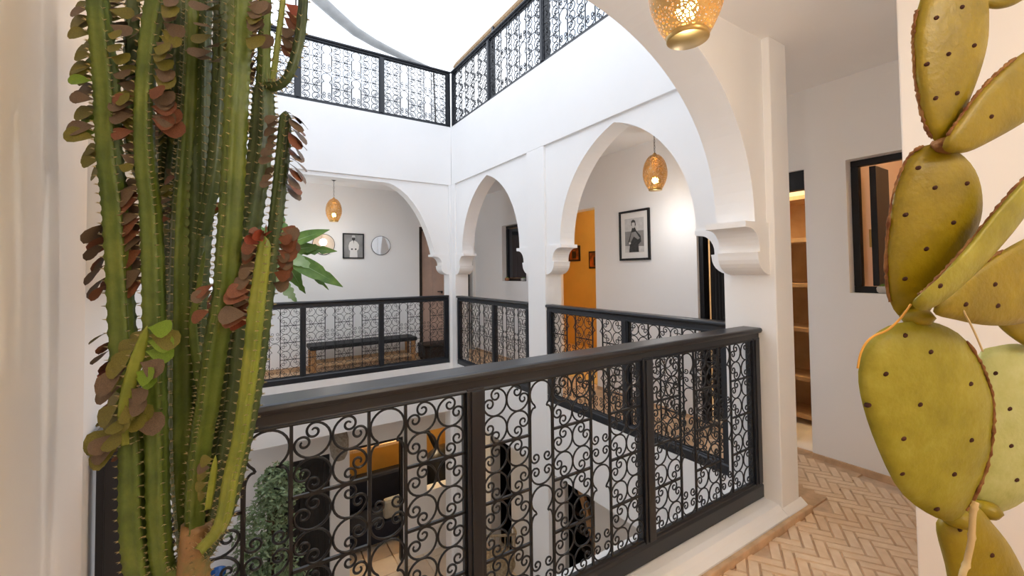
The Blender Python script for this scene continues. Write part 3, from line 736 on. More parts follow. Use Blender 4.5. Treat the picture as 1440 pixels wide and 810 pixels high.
def bleaf(x0, y0, x1, y1, dep, width, droop, fold, m, notch=.3, roll=0):
    """leaf whose base and tip project near the two photo points at about depth dep"""
    a = pix(x0, y0, dep); b_ = pix(x1, y1, dep+.05); v = b_-a; L = v.length
    lf, rb = blade(L*1.06, width, droop, fold, m, notch)
    q = Vector((1, 0, 0)).rotation_difference((b_-a).normalized())
    # turn the flat of the leaf towards the court
    base = q.to_matrix() @ Vector((0, 0, 1)); want = (-CF + Vector((0, 0, .45))).normalized(); ax = v.normalized()
    p1 = (base-ax*base.dot(ax)).normalized(); p2 = (want-ax*want.dot(ax)).normalized()
    an_ = math.atan2(p1.cross(p2).dot(ax), p1.dot(p2))
    Q = Quaternion(ax, an_+roll) @ q
    o = link('leaf', lf, bp_); o.rotation_mode = 'QUATERNION'; o.rotation_quaternion = Q @ Quaternion((0, 1, 0), -droop*.30); o.location = a-cx
    link('midrib', rb, o)
    st = MB().tube([Vector((0, 0, .24)), (a-cx)*.5+Vector((0, 0, .10+a.z*.10)), a-cx], [.016, .012, .008], 6).build('leaf_stalk', GREEN_L, bp_, smooth=True)
DP = 5.05
bleaf(400, 345, 459, 323, DP, .17, .25, .15, GREEN, .1)
bleaf(398, 352, 447, 347, DP+.05, .16, .5, .1, GREEN, .2, .5)
bleaf(402, 360, 478, 400, DP-.05, .20, .6, .12, GREEN, .1)
bleaf(405, 362, 462, 402, DP-.02, .16, .7, .1, GREEN, .7, -.5)
bleaf(398, 358, 427, 411, DP, .17, .5, .2, GREEN, .5)
bleaf(400, 350, 395, 302, DP+.1, .18, .5, .2, GREEN, .1)
bleaf(392, 345, 362, 318, DP, .17, .5, .2, GREEN, .1)
bleaf(393, 392, 416, 424, DP-.15, .13, .3, .1, GREEN_L, .2)
bleaf(404, 350, 470, 352, DP+.12, .15, .9, .15, GREEN, .3, .3)
bleaf(398, 356, 440, 376, DP-.1, .14, .5, .1, GREEN_L, .2)
bleaf(388, 350, 352, 352, DP+.05, .16, .5, .2, GREEN, .2)
bleaf(396, 355, 408, 385, DP+.05, .15, .6, .2, GREEN, .5)

# ------------------------------------------------------------------ ground floor furnishings
def ficus(label, loc, h, crown, nl, m):
    t = thing('ficus_tree', label, 'tree', loc)
    MB().lathe([(.001, 0), (.16, 0), (.21, .34), (.22, .38), (.19, .38), (.18, .33), (.001, .33)], 24).build('pot', CONC, t, smooth=True)
    b = MB(); b.tube([(0, 0, .3), (.02, .02, h*.4), (-.02, .01, h*.7), (0, 0, h)], [.028, .024, .018, .008], 7)
    for k in range(9):
        a = k*2.4; z = h*(.5+.05*k); b.tube([(0, 0, z), (.22*math.cos(a), .22*math.sin(a), z+.16)], [.010, .004], 5)
    b.build('trunk', BARK, t, smooth=True)
    lf = MB()
    for _ in range(nl):
        c = random.choice(crown); 
        while True:
            p = Vector((random.uniform(-1, 1), random.uniform(-1, 1), random.uniform(-1, 1)))
            if .25 < p.length < 1: break
        p = Vector((c[0]+p.x*c[3], c[1]+p.y*c[3], c[2]+p.z*c[4]))
        d = Vector((random.uniform(-1, 1), random.uniform(-1, 1), random.uniform(-.9, .3))).normalized(); s = d.orthogonal().normalized()
        s = Quaternion(d, random.uniform(0, 6.28)) @ s; L = random.uniform(.045, .075); w = L*.22
        nn = d.cross(s)
        lf.add([p, p+d*L*.5+s*w+nn*w*.4, p+d*L, p+d*L*.5-s*w+nn*w*.4], [(0, 1, 2), (0, 2, 3)])
    o = lf.build('foliage', m, t); o['kind'] = 'stuff'
    return t
fx = pix(385, 745, 4.55)
ficus('leafy green ficus tree standing in the ground floor court by black doors', (fx.x, fx.y, ZG), 2.05, [(-.10, 0, 1.72, .30, .30), (.05, .05, 2.1, .24, .26), (-.08, -.05, 1.35, .34, .30), (-.22, 0, 1.1, .26, .22), (.10, 0, 1.0, .26, .2)], 5200, FICUS)
j = thing('blue_jar', 'tall blue glazed jar beside the ficus tree on the ground floor', 'jar', (-.24, 6.15, ZG))
MB().lathe([(.001, 0), (.09, 0), (.12, .25), (.13, .60), (.11, .82), (.085, .90), (.095, .95), (.08, .95), (.07, .88), (.001, .86)], 28).build('jar_body', BLUE, j, smooth=True)
# black double doors with curtain folds
for nm, x0, x1, lab in (('black_door', .285, .66, 'left black metal door leaf behind the ficus tree'), ('black_door', .67, 1.045, 'right black metal door leaf beside the white wall strip')):
    t = thing(nm, lab, 'door', (x0, YB+.04, ZG), 0, 'ground floor black doors')
    w = x1-x0; box('door_leaf', (0, .01, .01), (w, .04, 1.87), BLACK, t)
    for a, b_ in (((0, 0, 0), (.05, .01, 1.88)), ((w-.05, 0, 0), (w, .01, 1.88)), ((.05, 0, 0), (w-.05, .01, .12)), ((.05, 0, 1.80), (w-.05, .01, 1.88))): box('door_stile', a, b_, BLACK, t, bevel=.002)
    for k in range(5): box('door_rib', (.07+k*(w-.14)/4-.008, .0, .14), (.07+k*(w-.14)/4+.008, .01, 1.78), BLACK, t)
t = thing('rattan_pendant', 'greyish rattan pendant lamp under the ground floor gallery', 'lamp', (1.087, 6.02, -1.13))
MB().lathe([(.002, 0), (.07, .003), (.10, .06), (.118, .16), (.115, .26), (.09, .38), (.05, .46), (.02, .49)], 28).build('rattan_shade', RATTAN_G, t, smooth=True)
MB().tube([(0, 0, .48), (0, 0, .78)], .004, 5).build('cord', BLACK, t)
# ochre living room behind the ground floor openings
struct(MB().box((1.31, YB+.02, -1.24), (2.10, YB+.10, -1.20)).box((2.06, YB+.02, ZG), (2.10, YB+.10, -1.24)).build('door_3', BLACK))
t = thing('wall_shelf', 'wooden wall shelf carrying wicker baskets in the ochre room', 'shelf', (1.35, 7.55, -1.72))
box('shelf_board', (0, 0, 0), (1.35, .34, .05), WOOD_P, t, bevel=.004)
for x in (.15, 1.15): box('bracket', (x, .28, -.20), (x+.04, .34, 0), WOOD, t)
for k, (x, w, h) in enumerate(((1.42, .30, .22), (1.78, .36, .28), (2.20, .40, .32))):
    t = thing('wicker_basket', ['small wicker basket at the left of the ochre room shelf', 'middle wicker basket on the ochre room shelf', 'largest wicker basket at the right of the ochre room shelf'][k], 'basket', (x, 7.58, -1.67), 0, 'wicker baskets')
    MB().box((0, 0, 0), (w, .28, h)).build('basket_body', WICKER, t, bevel=.02)
    MB().tube([(0, 0, h), (w, 0, h), (w, .28, h), (0, .28, h), (0, 0, h)], .012, 6).build('basket_rim', WICKER, t, smooth=True)
t = thing('sofa', 'dark navy sofa in the ochre room behind the ground floor opening', 'sofa', (1.30, 7.0, ZG))
box('seat_base', (0, 0, .08), (1.3, .7, .40), NAVY, t, bevel=.03); box('backrest', (0, .52, .40), (1.3, .74, .95), NAVY, t, bevel=.05)
for x in (0, 1.15): box('armrest', (x, 0, .40), (x+.15, .6, .62), NAVY, t, bevel=.04)
for x in (.05, 1.2):
    for y in (.05, .6): box('foot', (x, y, 0), (x+.05, y+.05, .08), WOOD_D, t)
t = tag(MB().box((1.95, 7.0, ZG+.41), (2.29, 7.12, ZG+.73)).build('grey_cushion', CUSH, bevel=.05), 'light grey cushion leaning on the dark sofa', 'cushion')
t = thing('black_stove', 'round black stove in the opening of the ochre room', 'stove', (3.05, 7.12, ZG))
MB().lathe([(.001, .0), (.22, .0), (.24, .2), (.30, .6), (.34, .95), (.30, 1.18), (.16, 1.30), (.07, 1.34), (.001, 1.34)], 28).build('stove_body', BLACK, t, smooth=True)
MB().tube([(-.12, .1, 1.28), (-.30, .25, 1.75), (-.55, .45, 2.1)], .035, 8).build('stove_pipe', BLACK, t, smooth=True)
t = thing('table_lamp', 'small orange lamp on a stand in the ochre room', 'lamp', (2.92, 7.75, ZG))
MB().lathe([(.001, 0), (.13, 0), (.13, .03), (.02, .05), (.018, 1.55), (.001, 1.55)], 16).build('lamp_stand', WOOD, t, smooth=True)
MB().lathe([(.09, 1.50), (.13, 1.56), (.12, 1.68), (.05, 1.74), (.001, 1.75)], 20).build('lamp_shade', mat('lamp_orange', (.8, .25, .04), .6, emit=(1, .30, .03), estr=1.2), t, smooth=True)
ld = D.lights.new('table_lamp_light', 'POINT'); ld.energy = 30; ld.color = (1, .80, .52); ld.shadow_soft_size = .08
lo = D.objects.new('table_lamp_light', ld); COL.objects.link(lo); lo.parent = t; lo.location = (-.5, -.2, 1.9)
# unseen fill lamps that brighten the rooms around the court
def fill_lamp(label, loc, energy, colour):
    t = thing('fill_lamp', label, 'lamp', loc, 0, 'unseen fill lamps')
    MB().lathe([(.001, -.10), (.08, -.08), (.11, -.02), (.10, .03), (.001, .03)], 20).build('lamp_shade', BULB, t, smooth=True)
    ld = D.lights.new('fill_lamp_light', 'POINT'); ld.energy = energy; ld.color = colour; ld.shadow_soft_size = .15
    lo = D.objects.new('fill_lamp_light', ld); COL.objects.link(lo); lo.parent = t; lo.location = (0, 0, -.3)
fill_lamp('unseen fill lamp added in the room behind the camera', (.9, -1.0, 2.56), 12, (.94, .97, 1.0))  # added to brighten the near walls and ceiling; no lamp known there
fill_lamp('unseen fill lamp added in the room behind the near window', (4.2, .2, 2.56), 3.2, (1, .78, .58))  # added so the room beyond the window is not black
fill_lamp('unseen fill lamp added in the shelf room', (3.8, 1.9, 2.56), 6, (1, .80, .60))  # added to light the shelves seen through the doorway
fill_lamp('unseen fill lamp in the room behind the rose door', (2.75, 7.0, 2.46), 2, (1, .80, .60))  # out of view, only lights this room
t = thing('fill_lamp', 'unseen fill lamp lighting the ochre room behind the arch', 'lamp', (4.2, 4.1, 2.56), 0, 'unseen fill lamps')  # out of view, brightens the ochre walls
MB().lathe([(.001, -.10), (.08, -.08), (.11, -.02), (.10, .03), (.001, .03)], 20).build('lamp_shade', BULB, t, smooth=True)
ld = D.lights.new('fill_lamp_light', 'POINT'); ld.energy = 14; ld.color = (1, .84, .60); ld.shadow_soft_size = .1
lo = D.objects.new('fill_lamp_light', ld); COL.objects.link(lo); lo.parent = t; lo.location = (0, 0, -.2)
# rattan chair and glass topped table in the ground floor right gallery
ch = thing('rattan_armchair', 'rattan armchair with woven back on the ground floor beside the white pillar', 'chair', (2.95, 5.15, ZG), math.radians(60))
MB().lathe([(.001, .36), (.26, .36), (.28, .40), (.26, .43), (.001, .43)], 24).build('seat', RATTAN, ch, smooth=True)
for k in range(4):
    a = PI/4+k*PI/2; MB().tube([(.20*math.cos(a), .20*math.sin(a), .38), (.25*math.cos(a), .25*math.sin(a), 0)], .014, 6).build('leg', RATTAN, ch)
MB().tube([(.29*math.cos(a), .29*math.sin(a), .80-.16*math.cos(a)*(1 if math.cos(a) < 0 else -.2)) for a in [PI*.35+PI*1.3*i/20 for i in range(21)]], .016, 6).build('back_hoop', RATTAN, ch, smooth=True)
for i in range(17):
    a = PI*.38+PI*1.24*i/16
    MB().tube([(.26*math.cos(a), .26*math.sin(a), .40), (.29*math.cos(a), .29*math.sin(a), .80-.16*math.cos(a)*(1 if math.cos(a) < 0 else -.2))], .006, 5).build('back_spindle', RATTAN, ch)
st = thing('staircase', 'dark doorway stairs with a brown stringer on the ground floor right side', 'stairs', (XE+.20, 3.70, ZG))
MB().prism([(.0, .9), (.10, .9), (.55, 1.9), (.45, 1.9)], 'x', .0, .04).build('stringer', WOOD, st)
for k in range(6): box('tread', (.04, .05+.085*k, .30+.2*k), (.6, .17+.085*k, .34+.2*k), WOOD_D, st)

# ------------------------------------------------------------------ euphorbia at the left
EU = pix(272, 805, .66)
eu = thing('euphorbia', 'tall branching green euphorbia cactus in front of the left wall', 'cactus', (EU.x, EU.y, 0))
EB = Vector((EU.x, EU.y, 0))
MB().lathe([(.001, 0), (.11, 0), (.15, .42), (.165, .46), (.15, .46), (.14, .42), (.001, .42)], 32).build('pot', CLAYPOT, eu, smooth=True)
MB().lathe([(.001, .42), (.138, .425), (.001, .435)], 24).build('soil', SOIL, eu)
def smooth_path(pts, n):
    """Catmull-Rom resample"""
    out = []; P = [pts[0]] + pts + [pts[-1]]; segs = len(pts)-1
    for i in range(n+1):
        u = i/n*segs; k = min(int(u), segs-1); t = u-k; p0, p1, p2, p3 = P[k], P[k+1], P[k+2], P[k+3]
        out.append(tuple(.5*((2*b)+(-a+c)*t+(2*a-5*b+4*c-d)*t*t+(-a+3*b-3*c+d)*t**3) for a, b, c, d in zip(p0, p1, p2, p3)))
    return out
STEMS = {}
def stem(key, pts, m, ribs=4, rot=.3, tip=True, name='stem'):
    """pts = (px, py, depth, width px) from the base up"""
    ln = sum(math.hypot(pts[i+1][0]-pts[i][0], pts[i+1][1]-pts[i][1]) for i in range(len(pts)-1))
    n = max(10, int(ln/4.2)); sm = smooth_path([tuple(map(float, p)) for p in pts], n)
    P = [pix(x, y, d) for x, y, d, w in sm]; Wd = [w*d/FL/2*1.04 for x, y, d, w in sm]
    b = MB(); ref = None; vs = []; nk = ribs*4; frames = []
    sp = MB()
    for i in range(n+1):
        t = (P[min(i+1, n)]-P[max(i-1, 0)]).normalized()
        if ref is None: ref = (CR-t*CR.dot(t)).normalized()
        u = (ref-t*ref.dot(t)).normalized(); ref = u; w = t.cross(u)
        taper = 1.0
        if tip and i > n-5: taper = [.93, .8, .6, .35, .08][i-(n-4)] if i >= n-4 else 1
        tooth = 1.0+(.10 if i % 3 == 0 else -.02)
        for k in range(nk):
            a = 2*PI*k/nk+rot; q = k % 4
            rr = Wd[i]*taper*(1.08*tooth if q == 0 else .74 if q in (1, 3) else .56)
            vs.append(P[i]+(u*math.cos(a)+w*math.sin(a))*rr-EB)
        frames.append((P[i], u, w, t, Wd[i]*taper))
        if i % 3 == 0 and i < n-2:
            for k in range(ribs):
                a = 2*PI*k/ribs+rot; d = u*math.cos(a)+w*math.sin(a); p = P[i]+d*Wd[i]*1.12-EB; s2 = t.cross(d)
                for sg in (-1, 1):
                    sp.add([p+t*.0012, p-t*.0012, p+d*.0052+t*.001+s2*sg*.0034], [(0, 1, 2), (2, 1, 0)])
    fs = [(i*nk+k, i*nk+(k+1) % nk, (i+1)*nk+(k+1) % nk, (i+1)*nk+k) for i in range(n) for k in range(nk)]
    fs += [tuple(range(nk-1, -1, -1)), tuple(n*nk+k for k in range(nk))]
    o = b.add(vs, fs).build(name, m, eu, smooth=True)
    s_ = sp.build('spines', SPINE, o); s_['kind'] = 'stuff'
    STEMS[key] = (frames, rot, ribs, o); return o
# trunk from the pot to the first fork
tk = MB(); tp = [(0, 0, .40), (.004, 0, .60), (0, .002, .78), (-.001, 0, .865), (.004, 0, .94)]
tko = tk.tube(smooth_path(tp, 24), [.021]*25, 10).build('trunk', CGW, eu, smooth=True)
stem('t', [(276, 960, .66, 28), (277, 860, .66, 29), (276, 810, .66, 30), (273, 770, .66, 27), (272, 735, .66, 20)], CGW, 4, .5, tip=False, name='woody_stem')
stem('a', [(240, 812, .655, 18), (210, 842, .65, 26), (198, 810, .645, 31), (189, 724, .64, 31), (187, 627, .64, 29), (176, 520, .645, 28), (169, 400, .65, 27), (163, 297, .65, 27), (154, 214, .65, 26), (151, 133, .645, 27), (144, 62, .64, 25), (134, -30, .64, 22)], CG1, 4, .35)
stem('b', [(258, 800, .66, 18), (232, 800, .655, 24), (224, 740, .65, 25), (221, 640, .65, 25), (218, 520, .655, 24), (216, 400, .66, 24), (212, 297, .66, 23), (205, 232, .655, 22), (203, 160, .65, 21), (209, 70, .645, 21), (224, -20, .64, 24)], CG1, 4, .6)
stem('c', [(262, 790, .70, 18), (256, 700, .70, 24), (254, 625, .70, 29), (254, 500, .70, 29), (254, 400, .70, 27), (257, 300, .70, 26), (262, 214, .70, 21), (267, 110, .70, 17), (271, -20, .70, 15)], CG1, 4, .15)
stem('d', [(268, 770, .735, 14), (243, 500, .74, 15), (242, 300, .74, 18), (251, 200, .74, 22), (258, 111, .73, 21), (261, -20, .73, 22)], CG2, 4, .5)
stem('e', [(275, 775, .70, 20), (276, 640, .71, 22), (276, 520, .71, 23), (278, 400, .71, 24), (284, 283, .71, 25), (283, 180, .71, 22), (285, 60, .71, 18), (290, -20, .71, 16)], CG2, 4, .8)
stem('f', [(272, 800, .66, 20), (275, 700, .655, 24), (284, 613, .65, 26), (292, 570, .645, 27), (302, 495, .64, 28), (316, 415, .635, 29), (322, 339, .63, 29), (328, 240, .63, 28), (333, 130, .63, 28), (337, 40, .63, 28), (337, -30, .63, 28)], CG1, 4, .2)
stem('g', [(278, 790, .68, 22), (300, 700, .68, 24), (312, 620, .68, 24), (322, 560, .68, 25), (334, 440, .68, 27), (343, 360, .68, 28), (354, 290, .68, 28), (366, 210, .68, 27), (370, 160, .68, 26), (370, 118, .68, 22)], CG2, 4, .45)
stem('g1', [(370, 130, .68, 18), (371, 80, .68, 15), (373, 10, .68, 13), (374, -30, .68, 12)], CG1, 4, .3, name='branch')
stem('g2', [(374, 122, .68, 12), (390, 121, .68, 11), (404, 109, .68, 11), (416, 78, .68, 12), (424, 33, .68, 12), (428, -25, .68, 11)], CG2, 4, .3, name='branch')
stem('h', [(285, 770, .64, 18), (312, 735, .635, 18), (325, 670, .63, 18), (336, 625, .63, 18), (345, 568, .63, 18), (354, 500, .63, 19), (360, 440, .63, 19), (368, 380, .63, 17), (373, 333, .63, 14)], CG3, 4, .7)
stem('i', [(290, 780, .66, 14), (318, 720, .66, 18), (338, 640, .66, 19), (358, 540, .66, 19), (371, 440, .66, 18), (383, 350, .66, 16), (391, 283, .66, 16), (398, 214, .66, 16), (402, 156, .66, 13)], CG2, 4, .55)
stem('j', [(262, 700, .69, 9), (284, 580, .69, 11), (278, 520, .69, 11), (271, 455, .69, 10), (279, 405, .69, 7), (288, 352, .69, 4)], CG1, 3, .2, name='branch')
stem('k', [(176, 625, .612, 9), (174, 575, .605, 13), (189, 515, .60, 16), (207, 458, .595, 9)], CG3, 3, .2, name='branch')
stem('l', [(292, 715, .63, 9), (298, 675, .625, 10), (303, 640, .62, 6)], CG3, 3, .3, name='branch')
stem('m', [(380, 125, .70, 8), (386, 90, .70, 8), (394, 28, .70, 8), (399, -15, .70, 7)], CG3, 3, .3, name='branch')
stem('n', [(285, 330, .69, 14), (300, 250, .69, 18), (308, 170, .69, 20), (312, 60, .69, 20), (312, -20, .69, 18)], CG2, 4, .3)
stem('o', [(236, 640, .74, 8), (229, 480, .75, 9), (228, 330, .75, 13), (232, 160, .74, 20), (240, 40, .74, 20), (242, -20, .74, 18)], CG2, 4, .1)
stem('p', [(226, 300, .70, 10), (188, 220, .70, 16), (184, 120, .70, 18), (186, 20, .70, 18), (188, -20, .70, 16)], CG2, 4, .1)

# leaves: spoon shaped, each one an object
def leaf_mesh(m, curl):
    b = MB(); rows = [(0, .008), (.15, .07), (.36, .22), (.60, .35), (.80, .37), (.94, .23), (1, .03)]; vs = []
    for u, w in rows:
        z = -curl*u*u; vs += [(u, -w, z+.03*w), (u, 0, z-.02), (u, w, z+.03*w)]
    fs = []
    for i in range(len(rows)-1):
        for k in range(2): fs.append((i*3+k, i*3+k+1, i*3+k+4, i*3+k+3))
    b.add(vs, fs); return b.mesh('leaf', m, True)
LM = [[leaf_mesh(m, c) for c in (.1, .45)] for m in LEAF_M]
def put_leaf(p, d, nrm, L, me, par):
    d = d.normalized(); n_ = (nrm-d*nrm.dot(d)); n_ = n_.normalized() if n_.length > 1e-5 else d.orthogonal().normalized(); y = n_.cross(d)
    o = link('leaf', me, par); Mx = Matrix((d*L, y*L, n_*L)).transposed().to_4x4(); Mx.translation = p-EB
    o.matrix_local = Mx; return o
def leaves(key, y0, y1, side, count, Lpx, colours, droop=.3, cam_tilt=.25, curl=0, off=1.0, edge=False):
    """along the stem where its photo height lies in y0..y1; side -1 left, 1 right, 0 front"""
    frames, rot, ribs, o = STEMS[key]
    sel = []
    for fr in frames:
        v = fr[0]-Vector((0, 0, ZC)); yy = CY-FL*v.dot(CU)/v.dot(CF)
        if y0 <= yy <= y1: sel.append(fr)
    if not sel: return
    for k in range(count):
        P, u, w, t, wd = sel[int((k+.5)*len(sel)/count)]
        dep = (P-Vector((0, 0, ZC))).dot(CF); L = Lpx*dep/FL*random.uniform(.95, 1.35)
        if side == 0: d = -CF*.6+CR*random.uniform(-.8, .8)
        else: d = CR*side+(-CF)*random.uniform(-.3, .55)
        base = P+d.normalized()*wd*.95*off
        d = d.normalized()+Vector((0, 0, random.uniform(-.2, .3)-droop))
        nrm = -CF*(cam_tilt*1.5+random.uniform(.1, .8))+Vector((0, 0, .6))+CR*random.uniform(-.3, .3)
        if edge: nrm = Vector((0, 0, 1))+CR*(.5*side)+(-CF)*random.uniform(-.25, .35)
        put_leaf(base, d, nrm, L, LM[random.choice(colours)][curl], o)
OL, BR, RU, RE, GN = 0, 1, 2, 3, 4
leaves('a', -5, 240, -1, 26, 27, [OL, OL, BR, OL, GN], .2, .8)
leaves('a', 5, 240, 1, 16, 24, [OL, BR, OL], .3, .6)
leaves('a', 303, 400, -1, 12, 25, [RU, BR, BR], .7, .2, 1, edge=True)
leaves('a', 455, 640, -1, 16, 22, [OL, BR, RU, RE], .4, .3, 1, edge=True)
leaves('p', -5, 130, 0, 24, 20, [BR, BR, OL], .4, .9)
leaves('p', -5, 180, 1, 10, 20, [BR, OL], .4, .6)
leaves('b', 0, 110, 1, 12, 26, [OL, OL, BR], .5, .6)
leaves('b', 125, 175, 1, 8, 32, [RU, RU, BR], .25, .9)
leaves('b', 125, 190, -1, 8, 26, [RU, BR], .4, .7)
leaves('b', 250, 395, -1, 26, 30, [RU, BR, BR, RU], .6, .8)
leaves('n', 0, 95, 0, 16, 24, [BR, BR, OL], .4, .9)
leaves('o', 20, 260, 1, 16, 24, [BR, OL, BR], .5, .6)
leaves('c', 240, 330, -1, 7, 18, [BR, OL, RU], .3, .5)
leaves('d', 70, 200, -1, 12, 20, [BR, OL], .4, .5)
leaves('f', 0, 60, 1, 8, 28, [BR, OL, BR], .3, .6)
leaves('g1', -5, 100, -1, 9, 26, [BR, BR, OL], .9, .4, 1)
leaves('g', 165, 200, -1, 6, 18, [OL, BR], .4, .5)
leaves('m', 0, 70, 1, 6, 24, [RU, BR, RE], .7, .4)
leaves('i', 155, 270, 1, 17, 25, [BR, RU, BR], .45, .15, 1, edge=True)
leaves('i', 160, 265, -1, 10, 18, [BR, BR], .2, .6)
leaves('i', 320, 400, 1, 14, 22, [RU, RU, BR], .2, .7)
leaves('h', 325, 400, -1, 13, 24, [RU, BR, BR], .5, .7)
leaves('h', 330, 345, 0, 8, 18, [RU, RE], -.6, .3)
leaves('h', 405, 455, -1, 8, 28, [BR, RU, RE], .1, .7)
leaves('k', 455, 600, 1, 12, 34, [OL, OL, GN, BR], .25, .7)
leaves('k', 460, 630, -1, 14, 36, [OL, BR, OL], .75, .6)
leaves('k', 560, 620, 0, 6, 26, [BR, OL], .8, .5)
leaves('l', 640, 700, -1, 5, 18, [BR, OL], .2, .6)
leaves('e', 255, 300, 1, 5, 14, [BR, RE, OL], .1, .5)
leaves('f', 395, 440, -1, 5, 22, [RU, BR], .5, .5)

# ------------------------------------------------------------------ prickly pear at the right
PB = pix(1385, 830, .70)
pp = thing('prickly_pear', 'large olive green prickly pear cactus in the right foreground', 'cactus', (PB.x, PB.y, 0))
PBv = Vector((PB.x, PB.y, 0))
MB().lathe([(.001, 0), (.14, 0), (.18, .45), (.20, .50), (.18, .50), (.17, .45), (.001, .45)], 32).build('pot', CLAYPOT, pp, smooth=True)
MB().lathe([(.001, .45), (.168, .455), (.001, .47)], 24).build('soil', SOIL, pp)
def pad(outline, dep, tilt, thick, m, areoles=(), scab=(), name='pad', bend=0):
    """outline: photo points clockwise; dep: depth at its centroid; tilt=(ddepth/dx px, ddepth/dy px)"""
    N = 44; cl = outline + [outline[0]]
    P = [outline[-1]] + cl + [outline[1]]
    segs = len(outline); ring = []
    for i in range(N):
        u = i/N*segs; k = int(u); t = u-k; p0, p1, p2, p3 = P[k], P[k+1], P[k+2], P[k+3]
        ring.append(tuple(.5*((2*b)+(-a+c)*t+(2*a-5*b+4*c-d)*t*t+(-a+3*b-3*c+d)*t**3) for a, b, c, d in zip(p0, p1, p2, p3)))
    cx_ = sum(p[0] for p in ring)/N; cy_ = sum(p[1] for p in ring)/N
    def W(x, y, off=0): return pix(x, y, dep+tilt[0]*(x-cx_)+tilt[1]*(y-cy_)+off)-PBv
    b = MB(); vs = []; fs = []; rows = 7
    for side in (-1, 1):
        for r in range(rows):
            k = 1-r/rows; off = side*thick*math.sqrt(max(0, 1-k**3.2))*.5
            if r == 0: off = side*thick*.06
            for x, y in ring: vs.append(W(cx_+(x-cx_)*(k if r else 1), cy_+(y-cy_)*(k if r else 1), off))
        vs.append(W(cx_, cy_, side*thick*.5))
    blk = rows*N+1
    for s in (0, 1):
        o = s*blk
        for r in range(rows-1):
            for i in range(N):
                q = (o+r*N+i, o+r*N+(i+1) % N, o+(r+1)*N+(i+1) % N, o+(r+1)*N+i); fs.append(q if s == 0 else q[::-1])
        for i in range(N):
            q = (o+(rows-1)*N+i, o+(rows-1)*N+(i+1) % N, o+rows*N); fs.append(q if s == 0 else q[::-1])
    for i in range(N): fs.append((i, blk+i, blk+(i+1) % N, (i+1) % N))
    ob = b.add(vs, fs).build(name, m, pp, smooth=True)
    def surf(x, y):
        # nearest ratio to the rim along the ray from the centre
        a = math.atan2(y-cy_, x-cx_); rr = math.hypot(x-cx_, y-cy_); best = min(ring, key=lambda p: abs(math.remainder(math.atan2(p[1]-cy_, p[0]-cx_)-a, 2*PI)))
        k = min(.97, rr/max(1, math.hypot(best[0]-cx_, best[1]-cy_))); return W(x, y, -thick*math.sqrt(1-k**3.2)*.5)
    if areoles:
        me = ARE
        for x, y in areoles:
            o = link('areole', me, ob, loc=surf(x, y)); o.rotation_mode = 'QUATERNION'; o.rotation_quaternion = Vector((0, 0, 1)).rotation_difference(-CF)
            o.scale = (1.25, .95, 1)
    if scab:
        sc = MB()
        i0, i1 = scab
        ids = [(i % N) for i in range(i0, i1)]
        pts_ = [W(*ring[i], random.uniform(-.35, -.05)*thick*.4) for i in ids]
        fine = smooth_path([tuple(p) for p in pts_], len(pts_)*4)
        sc.tube(fine, [random.uniform(.0012, .0036) for _ in fine], 6).build('scabbed_rim', SCAB, ob, smooth=True)
    return ob
am = MB(); am.lathe([(.0042, -.004), (.0034, .0005), (.0020, .002), (.0004, .0026)], 8); ARE = am.mesh('areole', AREOLE, True)
# base pad, pads 1..10
pad([(1316, 735), (1345, 722), (1372, 712), (1395, 735), (1425, 775), (1447, 830), (1440, 900), (1390, 930), (1345, 880), (1330, 800)], .70, (0, 0), .05, PEAR, [(1395, 781), (1350, 745)])
pad([(1285, 452), (1320, 455), (1358, 478), (1388, 530), (1398, 585), (1390, 650), (1370, 700), (1345, 731), (1310, 725), (1265, 690), (1232, 625), (1212, 565), (1207, 520), (1220, 480), (1250, 458)], .66, (.0001, .0), .036, PEAR2,
    [(1273, 472), (1309, 495), (1246, 526), (1365, 540), (1294, 569), (1222, 570), (1271, 617), (1366, 619), (1342, 667), (1269, 666), (1318, 716)], (6, 20))
pad([(1292, 452), (1260, 440), (1247, 400), (1248, 330), (1258, 265), (1280, 218), (1310, 203), (1345, 212), (1372, 240), (1382, 280), (1376, 320), (1350, 370), (1320, 420)], .675, (-.0001, 0), .032, PEAR,
    [(1292, 236), (1315, 264), (1360, 258), (1274, 302), (1341, 313), (1303, 350), (1273, 392)], (5, 20))
pad([(1322, 204), (1302, 180), (1290, 130), (1284, 70), (1288, 20), (1310, -30), (1350, -45), (1385, -20), (1391, 40), (1382, 90), (1360, 150), (1340, 195)], .67, (0, 0), .030, PEAR,
    [(1317, 25), (1353, 10), (1304, 90), (1334, 76), (1370, 64), (1316, 138), (1346, 131)], (2, 16))
pad([(1325, 207), (1350, 165), (1385, 120), (1430, 80), (1470, 62), (1500, 90), (1490, 130), (1450, 165), (1400, 195), (1355, 215)], .665, (.0002, 0), .026, PEAR, [(1394, 164)], (2, 14))
pad([(1378, 5), (1400, -15), (1440, -40), (1460, -20), (1430, 5), (1400, 13)], .68, (0, 0), .022, PEAR)
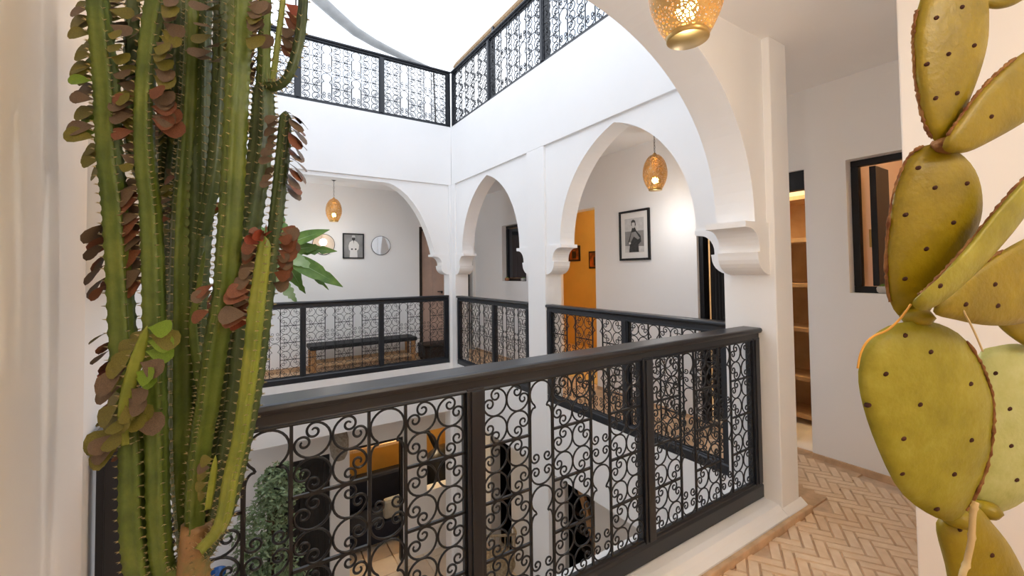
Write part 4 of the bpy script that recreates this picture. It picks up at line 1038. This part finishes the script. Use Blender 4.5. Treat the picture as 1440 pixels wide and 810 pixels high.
pad([(1283, 425), (1310, 400), (1360, 345), (1400, 295), (1445, 245), (1490, 200), (1505, 215), (1470, 262), (1432, 318), (1385, 372), (1340, 415), (1300, 437)], .625, (.0003, 0), .030, PEAR2, [(1322, 402)], (2, 16))
pad([(1312, 438), (1335, 405), (1370, 378), (1410, 352), (1455, 330), (1500, 325), (1520, 370), (1500, 425), (1450, 452), (1395, 458), (1345, 450)], .64, (.0003, 0), .030, PEAR, [(1399, 400), (1403, 430), (1358, 428)], (1, 13))
pad([(1402, 455), (1425, 448), (1450, 450), (1470, 470), (1455, 490), (1430, 480)], .72, (0, 0), .026, PEAR)
pad([(1375, 500), (1400, 487), (1440, 485), (1480, 510), (1500, 580), (1480, 660), (1440, 705), (1400, 722), (1372, 715), (1360, 640), (1362, 560)], .735, (0, 0), .036, PEAR3, [(1422, 627), (1430, 675), (1400, 525), (1420, 575)])
# joints between the pads
for x, y, d in ((1290, 446, .665), (1330, 205, .668), (1345, 728, .68), (1385, 716, .72)):
    p = pix(x, y, d)-PBv; MB().lathe([(.002, -.014), (.016, -.010), (.022, 0), (.016, .010), (.002, .014)], 12, p).build('joint', SCAB if y < 300 else PEAR, pp, smooth=True)
# twine and cane
tw = MB(); 
def pxpath(pts, dep): return [pix(x, y, dep) for x, y in pts]
def tie(name, pts, rad, m, lab):
    o = MB().tube([Vector(p)-PBv for p in pts], rad, 6).build(name, m, pp, smooth=True); o['label'] = lab
tie('twine', smooth_path([tuple(p) for p in pxpath([(1281, 428), (1266, 448), (1248, 464), (1230, 472), (1218, 482), (1210, 498), (1206, 518)], .628)], 30), .0016, TWINE, 'orange twine looped around the lowest pad')
tie('straw', smooth_path([tuple(p) for p in pxpath([(1334, 411), (1352, 434), (1368, 462), (1382, 494)], .612)], 20), [.0022]*9+[.0014]*12, CANE, 'pale straw hanging from the pad joint')
cn = pxpath([(1372, 706), (1368, 725), (1366, 760), (1360, 790), (1352, 850)], .632)
tie('cane_stake', smooth_path([tuple(p) for p in cn+[Vector((PB.x-.02, PB.y+.02, .46))]], 30), [.0042+.0012*(k % 8 == 3) for k in range(31)], CANE, 'pale cane stake propping the lowest pads')
